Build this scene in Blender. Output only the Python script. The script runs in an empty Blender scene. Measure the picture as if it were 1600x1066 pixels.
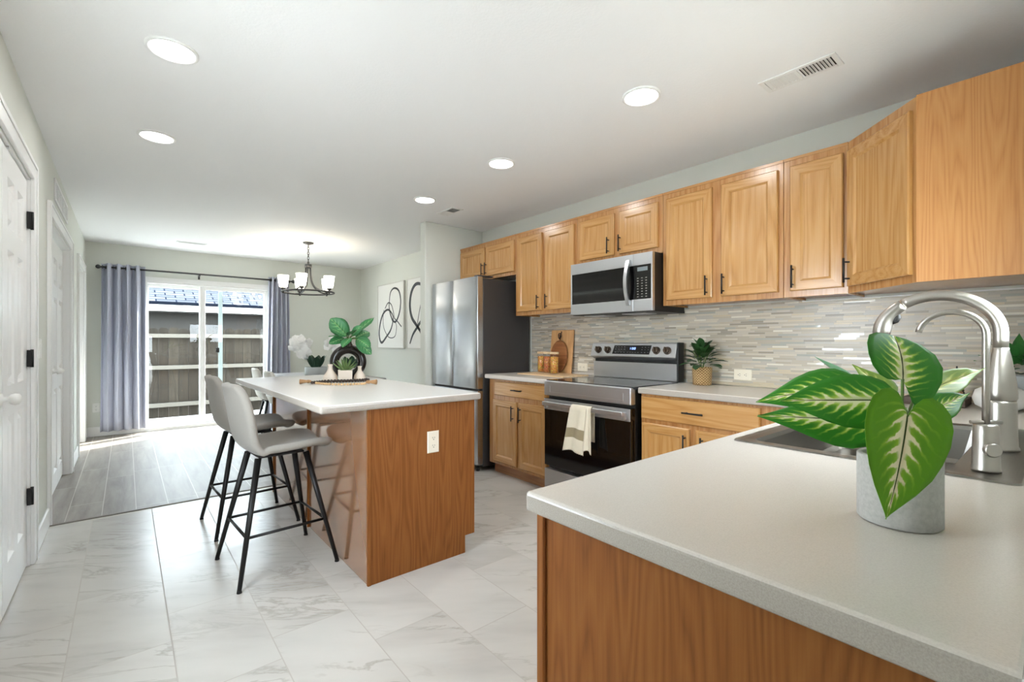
import bpy, math, random
from mathutils import Vector, Matrix
random.seed(7)
C = bpy.context.scene.collection
PI = math.pi

# ---------------------------------------------------------------- camera, world, sun, exposure
scn = bpy.context.scene
cam_data = bpy.data.cameras.new('camera')
cam = bpy.data.objects.new('camera', cam_data)
C.objects.link(cam)
cam.location = (0, 0, 1.21)
cam.rotation_euler = (math.radians(90), 0, math.radians(-39.85))
cam_data.sensor_width = 36
cam_data.lens = 722 / 1600 * 36
cam_data.shift_y = 0.00125
cam_data.clip_start = 0.02
scn.camera = cam

scn.view_settings.view_transform = 'Standard'
scn.view_settings.look = 'None'
scn.view_settings.gamma = 1
scn.view_settings.exposure = 1.22

world = bpy.data.worlds.new('world')
scn.world = world
world.use_nodes = True
bg = world.node_tree.nodes['Background']
bg.inputs['Color'].default_value = (0.83, 0.92, 1.0, 1)
bg.inputs['Strength'].default_value = 10.0

sun_data = bpy.data.lights.new('sun', 'SUN')
sun_data.energy = 14.0
sun_data.angle = math.radians(0.6)
sun_data.color = (1.0, 0.96, 0.9)
sun = bpy.data.objects.new('sun', sun_data)
C.objects.link(sun)
SUN_TO = Vector((-0.89 * 0.84, -0.456 * 0.84, -0.54)).normalized()
sun.rotation_euler = SUN_TO.to_track_quat('-Z', 'Y').to_euler()
LAMP_W = 1.5

# ---------------------------------------------------------------- materials
class NT:
    def __init__(s, name):
        s.m = bpy.data.materials.new(name)
        s.m.use_nodes = True
        s.t = s.m.node_tree
        s.b = s.t.nodes['Principled BSDF']
        s.out = s.t.nodes['Material Output']
    def n(s, kind, **kw):
        nd = s.t.nodes.new('ShaderNode' + kind)
        for k, v in kw.items():
            if k[0] == 'i' and k[1:].isdigit():
                s.put(nd.inputs[int(k[1:])], v)
            elif k in nd.inputs:
                s.put(nd.inputs[k], v)
            else:
                setattr(nd, k, v)
        return nd
    def put(s, inp, v):
        if isinstance(v, bpy.types.NodeSocket):
            s.t.links.new(v, inp)
        elif isinstance(v, bpy.types.Node):
            s.t.links.new(v.outputs[0], inp)
        else:
            if isinstance(v, (tuple, list)) and len(v) == 3 and inp.type == 'RGBA':
                v = (*v, 1)
            inp.default_value = v
    def math(s, op, a, b=None, c=None, clamp=False):
        nd = s.t.nodes.new('ShaderNodeMath')
        nd.operation = op
        nd.use_clamp = clamp
        s.put(nd.inputs[0], a)
        if b is not None: s.put(nd.inputs[1], b)
        if c is not None: s.put(nd.inputs[2], c)
        return nd.outputs[0]
    def pos(s):
        return s.t.nodes.new('ShaderNodeNewGeometry').outputs['Position']
    def sep(s, v):
        nd = s.n('SeparateXYZ', i0=v)
        return nd.outputs[0], nd.outputs[1], nd.outputs[2]
    def comb(s, x, y, z):
        return s.n('CombineXYZ', i0=x, i1=y, i2=z).outputs[0]
    def ramp(s, fac, stops, interp='LINEAR'):
        nd = s.t.nodes.new('ShaderNodeValToRGB')
        cr = nd.color_ramp
        cr.interpolation = interp
        while len(cr.elements) > 1:
            cr.elements.remove(cr.elements[0])
        cr.elements[0].position = stops[0][0]
        cr.elements[0].color = (*srgb(stops[0][1]), 1)
        for p, c in stops[1:]:
            e = cr.elements.new(p)
            e.color = (*srgb(c), 1)
        s.put(nd.inputs[0], fac)
        return nd.outputs[0]
    def mix(s, fac, a, b, mode='MIX'):
        nd = s.t.nodes.new('ShaderNodeMix')
        nd.data_type = 'RGBA'
        nd.blend_type = mode
        s.put(nd.inputs[0], fac)
        s.put(nd.inputs[6], a if not isinstance(a, tuple) else (*srgb(a), 1))
        s.put(nd.inputs[7], b if not isinstance(b, tuple) else (*srgb(b), 1))
        return nd.outputs[2]
    def noise(s, vec, scale, detail=2, rough=.5, dist=0):
        return s.n('TexNoise', Vector=vec, Scale=scale, Detail=detail, Roughness=rough, Distortion=dist).outputs[0]
    def scale(s, vec, v):
        nd = s.t.nodes.new('ShaderNodeVectorMath'); nd.operation = 'MULTIPLY'
        s.put(nd.inputs[0], vec); nd.inputs[1].default_value = v
        return nd.outputs[0]
    def add(s, vec, v):
        nd = s.t.nodes.new('ShaderNodeVectorMath'); nd.operation = 'ADD'
        s.put(nd.inputs[0], vec); s.put(nd.inputs[1], v)
        return nd.outputs[0]
    def bump(s, h, strength=.2, dist=.002):
        nd = s.n('Bump', Height=h, Strength=strength, Distance=dist)
        s.put(s.b.inputs['Normal'], nd.outputs[0])
    def fin(s, color=None, rough=None, metal=None):
        if color is not None:
            s.put(s.b.inputs['Base Color'], color if not isinstance(color, tuple) else (*srgb(color), 1))
        if rough is not None: s.put(s.b.inputs['Roughness'], rough)
        if metal is not None: s.b.inputs['Metallic'].default_value = metal
        return s.m

def srgb(c):
    return tuple((v / 12.92 if v <= .04045 else ((v + .055) / 1.055) ** 2.4) for v in (x / 255 for x in c[:3]))

def plain(name, col, rough=.5, metal=0, spec=None, coat=0):
    t = NT(name)
    t.fin(tuple(col), rough, metal)
    if spec is not None: t.b.inputs['Specular IOR Level'].default_value = spec
    if coat: t.b.inputs['Coat Weight'].default_value = coat; t.b.inputs['Coat Roughness'].default_value = .08
    return t.m

def emit(name, col, strength):
    t = NT(name)
    t.fin(tuple(col), .5)
    t.b.inputs['Emission Color'].default_value = (*srgb(col), 1)
    t.b.inputs['Emission Strength'].default_value = strength
    return t.m

def wall_mat(name, col, bump=.12):
    t = NT(name)
    p = t.pos()
    n = t.noise(p, 90, 3)
    t.bump(n, bump, .003)
    return t.fin(tuple(col), .75)

def oak_mat(name, axis, light, mid, dark, rough=.25, freq=13):
    """flat-sawn oak: contour bands of a stretched noise give cathedral arches; axis = grain direction"""
    t = NT(name)
    x, y, z = t.sep(t.pos())
    al = {'x': x, 'y': y, 'z': z}[axis]
    ac = [q for k, q in (('x', x), ('y', y), ('z', z)) if k != axis]
    v = t.comb(t.math('MULTIPLY', ac[0], 6.5), t.math('MULTIPLY', ac[1], 6.5), t.math('MULTIPLY', al, .5))
    n = t.noise(v, 1.0, 2.2, .45)
    band = t.math('PINGPONG', t.math('MULTIPLY', n, freq), .5)
    band = t.math('MULTIPLY', band, 2)
    v2 = t.comb(t.math('MULTIPLY', ac[0], 160), t.math('MULTIPLY', ac[1], 160), t.math('MULTIPLY', al, 5))
    f = t.noise(v2, 1.0, 2, .6)
    v3 = t.comb(t.math('MULTIPLY', ac[0], 3), t.math('MULTIPLY', ac[1], 3), t.math('MULTIPLY', al, .6))
    big = t.noise(v3, 1.0, 1)
    fac = t.math('ADD', t.math('MULTIPLY', band, .36), t.math('MULTIPLY', f, .64))
    col = t.ramp(fac, [(.16, dark), (.42, mid), (.72, light)])
    col = t.mix(t.math('MULTIPLY', big, .35), col, tuple(mid))
    t.bump(fac, .08, .001)
    return t.fin(col, rough)

OAK_L, OAK_M, OAK_D = (199, 154, 98), (187, 138, 81), (165, 114, 60)
M = {}
M['wall'] = wall_mat('sage_gray_wall_paint', (220, 222, 214))
M['ceiling'] = wall_mat('white_ceiling_paint', (246, 246, 246), .3)
M['white'] = plain('white_trim_paint', (240, 240, 238), .32)
M['oak'] = oak_mat('oak_vertical', 'z', OAK_L, OAK_M, OAK_D)
M['oak_h'] = oak_mat('oak_horizontal', 'y', OAK_L, OAK_M, OAK_D)
M['oak_frame'] = oak_mat('oak_frame', 'z', (190, 144, 92), (178, 126, 74), (150, 98, 52))
M['oak_panel'] = oak_mat('oak_end_panel', 'z', (196, 142, 86), (187, 129, 73), (166, 108, 56), .36, 26)
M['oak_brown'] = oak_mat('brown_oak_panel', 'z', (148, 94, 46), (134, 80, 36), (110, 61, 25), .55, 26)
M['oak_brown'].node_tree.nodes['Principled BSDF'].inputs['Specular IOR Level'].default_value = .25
M['oak_frame_h'] = oak_mat('oak_frame_horizontal', 'y', (190, 144, 92), (178, 126, 74), (150, 98, 52))
for k_ in ('oak', 'oak_h', 'oak_frame', 'oak_frame_h'):
    b_ = M[k_].node_tree.nodes['Principled BSDF']
    b_.inputs['Coat Weight'].default_value = .35; b_.inputs['Coat Roughness'].default_value = .18
M['toe'] = oak_mat('toe_kick_oak', 'y', (190, 140, 95), (176, 122, 80), (150, 98, 60), .3)
M['black'] = plain('black_metal', (24, 23, 23), .42, .3)
M['blackplastic'] = plain('black_plastic', (22, 22, 22), .45)
M['blackglass'] = plain('black_glass', (10, 10, 11), .06, 0, .6)
M['chrome'] = plain('chrome', (215, 215, 215), .12, 1)
M['rubber'] = plain('rubber', (30, 30, 30), .8)

def steel(name, col, rough, axis='z', amt=.08):
    t = NT(name)
    x, y, z = t.sep(t.pos())
    k = {'x': (4, 300, 300), 'y': (300, 4, 300), 'z': (300, 300, 4)}[axis]
    n = t.noise(t.comb(t.math('MULTIPLY', x, k[0]), t.math('MULTIPLY', y, k[1]), t.math('MULTIPLY', z, k[2])), 1, 2)
    r = t.math('ADD', t.math('MULTIPLY', n, amt * 2), rough - amt)
    return t.fin(tuple(col), r, 1)
M['steel'] = steel('brushed_stainless', (200, 201, 203), .36, 'y', .025)
M['fridgesteel'] = steel('fridge_stainless', (194, 197, 201), .26, 'z', .008)
M['nickel'] = plain('brushed_nickel', (180, 175, 168), .31, 1)
M['sinksteel'] = steel('sink_stainless', (140, 136, 130), .3, 'x', .02)
M['fridgeside'] = plain('dark_gray_fridge_side', (66, 64, 64), .45, .2)
M['cooktop'] = plain('gray_glass_cooktop', (64, 67, 72), .1, .35, .7)

def quartz(name, a, b):
    t = NT(name)
    p = t.pos()
    n = t.noise(p, 420, 2, .7)
    n2 = t.noise(p, 3, 2)
    c = t.ramp(n, [(.3, b), (.62, a)])
    c = t.mix(t.math('MULTIPLY', n2, .12), c, tuple(b))
    return t.fin(c, .25)
M['quartz'] = quartz('pale_worktop', (214, 207, 198), (204, 197, 188))
M['quartz_edge'] = quartz('shaded_gray_worktop_edge', (182, 174, 164), (166, 158, 149))
M['quartz_island'] = quartz('island_worktop', (234, 232, 228), (224, 221, 217))
M['concrete'] = None
def concrete(name, a, b, sc=60):
    t = NT(name)
    p = t.pos()
    n = t.noise(p, sc, 4, .65)
    t.bump(n, .15, .002)
    return t.fin(t.ramp(n, [(.3, b), (.7, a)]), .85)
M['concrete'] = concrete('concrete_pot', (190, 188, 184), (172, 170, 166), 140)
M['slab'] = concrete('patio_concrete', (206, 204, 200), (188, 186, 182), 14)
M['soil'] = concrete('soil', (62, 50, 40), (34, 27, 22), 120)

def tile_floor():
    t = NT('marble_floor_tile')
    x, y, z = t.sep(t.pos())
    W, L = .3175, .64
    u = t.math('DIVIDE', t.math('SUBTRACT', x, .141), W)
    k = t.math('FLOOR', u)
    fu = t.math('FRACT', u)
    # seam offset of each tile column, as laid
    offs = [.35, .12, .5, .3, .62, .0, .25, .81, .48, .15, .7, .4, .1, .55, .3, .8]
    kk = t.math('DIVIDE', t.math('ADD', k, 5.5), 16)
    cr = t.t.nodes.new('ShaderNodeValToRGB')
    cr.color_ramp.interpolation = 'CONSTANT'
    for i, o in enumerate(offs):
        if i < 2:
            e = cr.color_ramp.elements[i]; e.position = i / 16
        else:
            e = cr.color_ramp.elements.new(i / 16)
        e.color = (o, o, o, 1)
    t.put(cr.inputs[0], kk)
    v = t.math('SUBTRACT', t.math('DIVIDE', y, L), cr.outputs[0])
    r = t.math('FLOOR', v)
    fv = t.math('FRACT', v)
    du = t.math('MULTIPLY', t.math('MINIMUM', fu, t.math('SUBTRACT', 1, fu)), W)
    dv = t.math('MULTIPLY', t.math('MINIMUM', fv, t.math('SUBTRACT', 1, fv)), L)
    d = t.math('MINIMUM', du, dv)
    grout = t.math('LESS_THAN', d, .0022)
    wn = t.n('TexWhiteNoise', noise_dimensions='3D', Vector=t.comb(k, r, 3.3))
    off = t.scale(wn.outputs['Color'], (9, 9, 9))
    pv = t.add(t.comb(x, y, 0), off)
    # marble veins on a diagonal
    rot = t.n('VectorRotate', Vector=pv, Angle=.62)
    st = t.scale(rot.outputs[0], (1.1, 4.2, 1))
    n = t.noise(st, 1.3, 7, .62, .6)
    vein = t.math('ABSOLUTE', t.math('SUBTRACT', n, .5))
    vein = t.math('SUBTRACT', 1, t.math('MULTIPLY', vein, 38), clamp=True)
    gate = t.math('MULTIPLY', t.math('SUBTRACT', t.noise(pv, 2.4, 2), .40), 4.0, clamp=True)
    vein = t.math('MULTIPLY', vein, gate)
    cloud = t.noise(st, .9, 4, .55)
    base = t.ramp(cloud, [(.3, (184, 180, 174)), (.5, (199, 196, 190)), (.7, (206, 203, 197))])
    tone = t.math('MULTIPLY', wn.outputs['Value'], .10)
    base = t.mix(tone, base, (183, 178, 170))
    c = t.mix(t.math('MULTIPLY', vein, .55), base, (150, 142, 131))
    c = t.mix(grout, c, (172, 166, 158))
    t.bump(t.math('SUBTRACT', 1, grout), .3, .002)
    return t.fin(c, t.math('ADD', t.math('MULTIPLY', grout, .4), .26))
M['tile'] = tile_floor()

def plank_floor():
    t = NT('gray_plank_floor')
    x, y, z = t.sep(t.pos())
    W, L = .187, 1.22
    u = t.math('DIVIDE', t.math('SUBTRACT', x, .055), W)
    k = t.math('FLOOR', u); fu = t.math('FRACT', u)
    wk = t.n('TexWhiteNoise', noise_dimensions='1D', W=t.math('MULTIPLY', k, 3.7))
    v = t.math('SUBTRACT', t.math('DIVIDE', y, L), wk.outputs['Value'])
    r = t.math('FLOOR', v); fv = t.math('FRACT', v)
    du = t.math('MULTIPLY', t.math('MINIMUM', fu, t.math('SUBTRACT', 1, fu)), W)
    dv = t.math('MULTIPLY', t.math('MINIMUM', fv, t.math('SUBTRACT', 1, fv)), L)
    gap = t.math('LESS_THAN', t.math('MINIMUM', du, dv), .0024)
    wn = t.n('TexWhiteNoise', noise_dimensions='3D', Vector=t.comb(k, r, 1.7))
    pv = t.add(t.comb(t.math('MULTIPLY', x, 14), t.math('MULTIPLY', y, 1.4), 0), t.scale(wn.outputs['Color'], (20, 20, 20)))
    n = t.noise(pv, 1, 6, .62, .4)
    c = t.ramp(n, [(.25, (114, 105, 97)), (.5, (143, 135, 127)), (.75, (164, 157, 149))])
    c = t.mix(t.math('MULTIPLY', wn.outputs['Value'], .3), c, (130, 124, 117))
    c = t.mix(gap, c, (190, 185, 178))
    return t.fin(c, .42)
M['plank'] = plank_floor()

def mosaic():
    t = NT('linear_stone_mosaic')
    x, y, z = t.sep(t.pos())
    H = .0125
    row = t.math('FLOOR', t.math('DIVIDE', z, H))
    wr = t.n('TexWhiteNoise', noise_dimensions='1D', W=row)
    sh = t.math('MULTIPLY', wr.outputs['Value'], 3.1)
    yy = t.math('ADD', y, sh)
    # pieces of two lengths in a row
    wl = t.n('TexWhiteNoise', noise_dimensions='1D', W=t.math('ADD', row, 77.7))
    L = t.math('ADD', .07, t.math('MULTIPLY', wl.outputs['Value'], .09))
    q = t.math('DIVIDE', yy, L)
    cell = t.math('FLOOR', q)
    wn = t.n('TexWhiteNoise', noise_dimensions='3D', Vector=t.comb(row, cell, 5.1))
    fq = t.math('FRACT', q)
    dy = t.math('MULTIPLY', t.math('MINIMUM', fq, t.math('SUBTRACT', 1, fq)), L)
    fz = t.math('FRACT', t.math('DIVIDE', z, H))
    dz = t.math('MULTIPLY', t.math('MINIMUM', fz, t.math('SUBTRACT', 1, fz)), H)
    grout = t.math('LESS_THAN', t.math('MINIMUM', dy, dz), .0007)
    val = wn.outputs['Value']
    c = t.ramp(val, [(0, (152, 142, 126)), (.07, (180, 168, 150)), (.2, (198, 188, 173)), (.34, (188, 181, 170)), (.5, (208, 197, 178)),
                     (.66, (190, 178, 158)), (.76, (206, 190, 160)), (.84, (178, 178, 170)), (.93, (232, 226, 212))], 'CONSTANT')
    st = t.comb(0, t.math('MULTIPLY', y, 16), t.math('MULTIPLY', z, 260))
    n = t.noise(t.add(st, t.scale(wn.outputs['Color'], (30, 30, 30))), 1, 3, .6)
    c = t.mix(t.math('MULTIPLY', n, .35), c, (170, 160, 146))
    c = t.mix(grout, c, (182, 176, 166))
    rough = t.ramp(val, [(0, (150, 150, 150)), (.8, (150, 150, 150)), (.84, (60, 60, 60))], 'CONSTANT')
    r2 = t.n('RGBToBW', Color=rough)
    t.bump(t.math('SUBTRACT', t.math('MULTIPLY', val, .6), t.math('MULTIPLY', grout, .8)), .5, .0015)
    return t.fin(c, r2.outputs[0])
M['mosaic'] = mosaic()

def fabric(name, col, sc=900, rough=.9, amt=.18):
    t = NT(name)
    p = t.pos()
    n = t.noise(p, sc, 2, .7)
    dk = tuple(int(v * (1 - amt)) for v in col)
    t.bump(n, .25, .001)
    t.b.inputs['Sheen Weight'].default_value = .15
    return t.fin(t.ramp(n, [(.3, dk), (.7, tuple(col))]), rough)
M['stool'] = fabric('light_gray_stool_fabric', (164, 159, 151))
M['chairfab'] = fabric('white_chair_fabric', (228, 226, 220))
M['curtain'] = fabric('blue_gray_curtain_fabric', (206, 209, 226), 500)
M['towel'] = fabric('cream_towel', (232, 220, 196), 700)
M['towelstripe'] = fabric('brown_towel_stripe', (158, 142, 110), 700)
M['cream'] = plain('cream_ceramic', (226, 212, 196), .6)
M['whitecer'] = plain('white_ceramic', (232, 230, 225), .4)
M['graycer'] = plain('gray_ceramic', (176, 180, 180), .6)
M['blackcer'] = plain('dark_brown_glazed_ceramic', (34, 28, 25), .22)
M['petal'] = plain('white_petal', (246, 246, 244), .6)
M['orchidleaf'] = plain('dark_orchid_leaf', (34, 66, 48), .4)
M['stem'] = plain('green_stem', (92, 120, 52), .5)
M['succulent'] = plain('succulent_green', (112, 140, 84), .5)
M['smallleaf'] = plain('dark_green_leaf', (48, 84, 44), .42)
M['fiddle'] = None
M['beadk'] = plain('dark_brown_bead', (52, 38, 30), .55)
M['beadn'] = plain('natural_wood_bead', (214, 178, 132), .55)
M['jute'] = fabric('jute_tassel', (196, 150, 104), 300, .9, .3)
M['bamboo'] = oak_mat('pale_bamboo', 'y', (232, 204, 166), (222, 190, 148), (204, 168, 124), .5, 8)
M['maple'] = oak_mat('pale_board_wood', 'z', (222, 176, 124), (210, 160, 106), (186, 134, 84), .5, 8)
M['walnut'] = oak_mat('walnut_board_wood', 'y', (164, 108, 62), (140, 86, 46), (106, 62, 32), .5, 10)
M['ivory'] = plain('ivory_plastic', (236, 228, 210), .4)
M['whiteplastic'] = plain('white_plastic', (238, 238, 234), .4)
M['slot'] = plain('dark_slot', (50, 46, 42), .6)
M['bronze'] = plain('dark_bronze_metal', (74, 74, 74), .4, .7)
M['tabletop'] = plain('gray_table_top', (150, 148, 148), .4)
M['fence'] = None
M['knobmetal'] = plain('dark_bronze_knob', (96, 82, 70), .3, .8)

def glass(name, tint=(1, 1, 1), base=.018):
    t = NT(name)
    t.t.nodes.remove(t.b)
    tr = t.n('BsdfTransparent', Color=(*tint, 1))
    gl = t.n('BsdfGlossy', Roughness=.0)
    lw = t.n('LayerWeight', Blend=.5).outputs['Facing']
    fr = t.math('MULTIPLY_ADD', t.math('POWER', lw, 5), .5, base)
    mx = t.n('MixShader', i0=fr, i1=tr, i2=gl)
    t.t.links.new(mx.outputs[0], t.out.inputs[0])
    return t.m
M['glass'] = glass('clear_glass')
M['glass_tint'] = glass('door_glass', (.93, .96, .96))

def shade_glass():
    t = NT('frosted_lamp_glass')
    t.fin((250, 244, 232), .4)
    t.b.inputs['Emission Color'].default_value = (1, .93, .80, 1)
    t.b.inputs['Emission Strength'].default_value = 2.9
    return t.m
M['shade'] = shade_glass()
M['lamp'] = emit('lit_lamp_lens', (255, 254, 250), 6)

def wicker():
    t = NT('woven_wicker')
    x, y, z = t.sep(t.n('TexCoord').outputs['Object'])
    a = t.math('ARCTAN2', y, x)
    zig = t.math('PINGPONG', t.math('MULTIPLY', a, 3.0), .5)
    s = t.math('SINE', t.math('ADD', t.math('MULTIPLY', z, 340), t.math('MULTIPLY', zig, 12)))
    c = t.ramp(t.math('MULTIPLY_ADD', s, .5, .5), [(.1, (128, 88, 46)), (.45, (204, 158, 100)), (.8, (232, 198, 146))])
    t.bump(s, .8, .004)
    return t.fin(c, .7)
M['wicker'] = wicker()

def pasta(name, a, b):
    t = NT(name)
    v = t.n('TexVoronoi', Vector=t.pos(), Scale=95)
    c = t.ramp(v.outputs['Distance'], [(0, a), (.6, b)])
    w = t.mix(.5, c, v.outputs['Color'], 'SOFT_LIGHT')
    t.bump(v.outputs['Distance'], .6, .004)
    return t.fin(w, .6)
M['pasta'] = pasta('golden_pasta', (240, 196, 104), (196, 134, 56))
M['pasta2'] = pasta('tricolor_pasta', (236, 176, 110), (190, 108, 60))

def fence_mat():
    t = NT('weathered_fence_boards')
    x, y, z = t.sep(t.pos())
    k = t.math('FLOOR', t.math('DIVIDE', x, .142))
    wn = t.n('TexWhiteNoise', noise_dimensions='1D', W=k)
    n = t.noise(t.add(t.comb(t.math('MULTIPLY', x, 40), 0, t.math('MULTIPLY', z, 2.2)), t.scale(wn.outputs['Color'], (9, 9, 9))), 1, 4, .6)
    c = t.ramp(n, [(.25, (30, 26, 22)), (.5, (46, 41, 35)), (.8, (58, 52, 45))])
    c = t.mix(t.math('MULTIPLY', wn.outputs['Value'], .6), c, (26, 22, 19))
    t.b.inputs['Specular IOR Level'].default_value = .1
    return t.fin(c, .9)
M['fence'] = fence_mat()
M['rail'] = plain('weathered_rail_wood', (74, 69, 62), .85)
M['darkwall'] = plain('dark_brown_siding', (34, 30, 26), .8)
M['fascia'] = plain('pale_fascia', (220, 218, 212), .6)
def shingle():
    t = NT('gray_roof_shingles')
    u = t.n('UVMap').outputs[0]
    br = t.n('TexBrick', Vector=u, Scale=1.0, Color1=(*srgb((66, 67, 70)), 1), Color2=(*srgb((52, 54, 59)), 1), Mortar=(*srgb((20, 24, 33)), 1))
    br.inputs['Mortar Size'].default_value = .012
    br.inputs['Brick Width'].default_value = .32
    br.inputs['Row Height'].default_value = .14
    t.b.inputs['Specular IOR Level'].default_value = 0
    return t.fin(br.outputs[0], .9)
M['shingle'] = shingle()

def leaf_variegated(name, cream, yel, green, dark, amt=1.0, freq=9):
    t = NT(name)
    u, v, _ = t.sep(t.n('UVMap').outputs[0])
    d = t.math('MULTIPLY', t.math('ABSOLUTE', t.math('SUBTRACT', u, .5)), 2)
    nz = t.noise(t.comb(t.math('MULTIPLY', u, 5), t.math('MULTIPLY', v, 6), 0), 1, 3, .6)
    ph = t.math('ADD', t.math('SUBTRACT', v, t.math('MULTIPLY', d, .30)), t.math('MULTIPLY', nz, .12))
    s = t.math('SINE', t.math('MULTIPLY', ph, freq * 6.283))
    s = t.math('POWER', t.math('MULTIPLY_ADD', s, .5, .5), 2.6)
    inv = t.math('SUBTRACT', 1, d, clamp=True)
    core = t.math('MULTIPLY', t.math('POWER', inv, 4.5), .80 * amt)
    rays = t.math('MULTIPLY', t.math('MULTIPLY', s, t.math('POWER', inv, 1.0)), .60 * amt)
    fac = t.math('ADD', t.math('ADD', core, rays), t.math('MULTIPLY', t.math('SUBTRACT', nz, .5), .45))
    tipf = t.math('SUBTRACT', 1.15, t.math('MULTIPLY', t.math('ABSOLUTE', t.math('SUBTRACT', v, .42)), 1.0))
    fac = t.math('MULTIPLY', fac, tipf)
    c = t.ramp(fac, [(.12, green), (.3, tuple(int(a * .6 + b * .4) for a, b in zip(green, yel))), (.5, yel), (.74, cream)])
    c = t.mix(t.math('LESS_THAN', d, .022), c, tuple(dark))
    t.b.inputs['Specular IOR Level'].default_value = .3
    return t.fin(c, .5)
M['leaf_a'] = leaf_variegated('variegated_leaf', (240, 238, 196), (186, 212, 84), (52, 130, 34), (74, 84, 36), 1.15)
M['leaf_b'] = leaf_variegated('bright_variegated_leaf', (236, 226, 190), (140, 178, 46), (92, 150, 20), (70, 88, 30), 1.2, 9)
M['leaf_c'] = leaf_variegated('yellow_green_leaf', (222, 224, 150), (188, 200, 96), (128, 158, 62), (110, 120, 60), 1.0, 5)
M['leaf_back'] = plain('plain_green_leaf', (112, 160, 122), .45)
def fiddle():
    t = NT('fiddle_leaf_green')
    u, v, _ = t.sep(t.n('UVMap').outputs[0])
    d = t.math('MULTIPLY', t.math('ABSOLUTE', t.math('SUBTRACT', u, .5)), 2)
    s = t.math('SINE', t.math('MULTIPLY', t.math('SUBTRACT', v, t.math('MULTIPLY', d, .3)), 38))
    f = t.math('MULTIPLY', t.math('MULTIPLY_ADD', s, .5, .5), t.math('SUBTRACT', 1, d))
    c = t.ramp(f, [(.3, (58, 126, 74)), (.9, (120, 178, 112))])
    c = t.mix(t.math('LESS_THAN', d, .04), c, (160, 200, 140))
    return t.fin(c, .4)
M['fiddle'] = fiddle()

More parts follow.
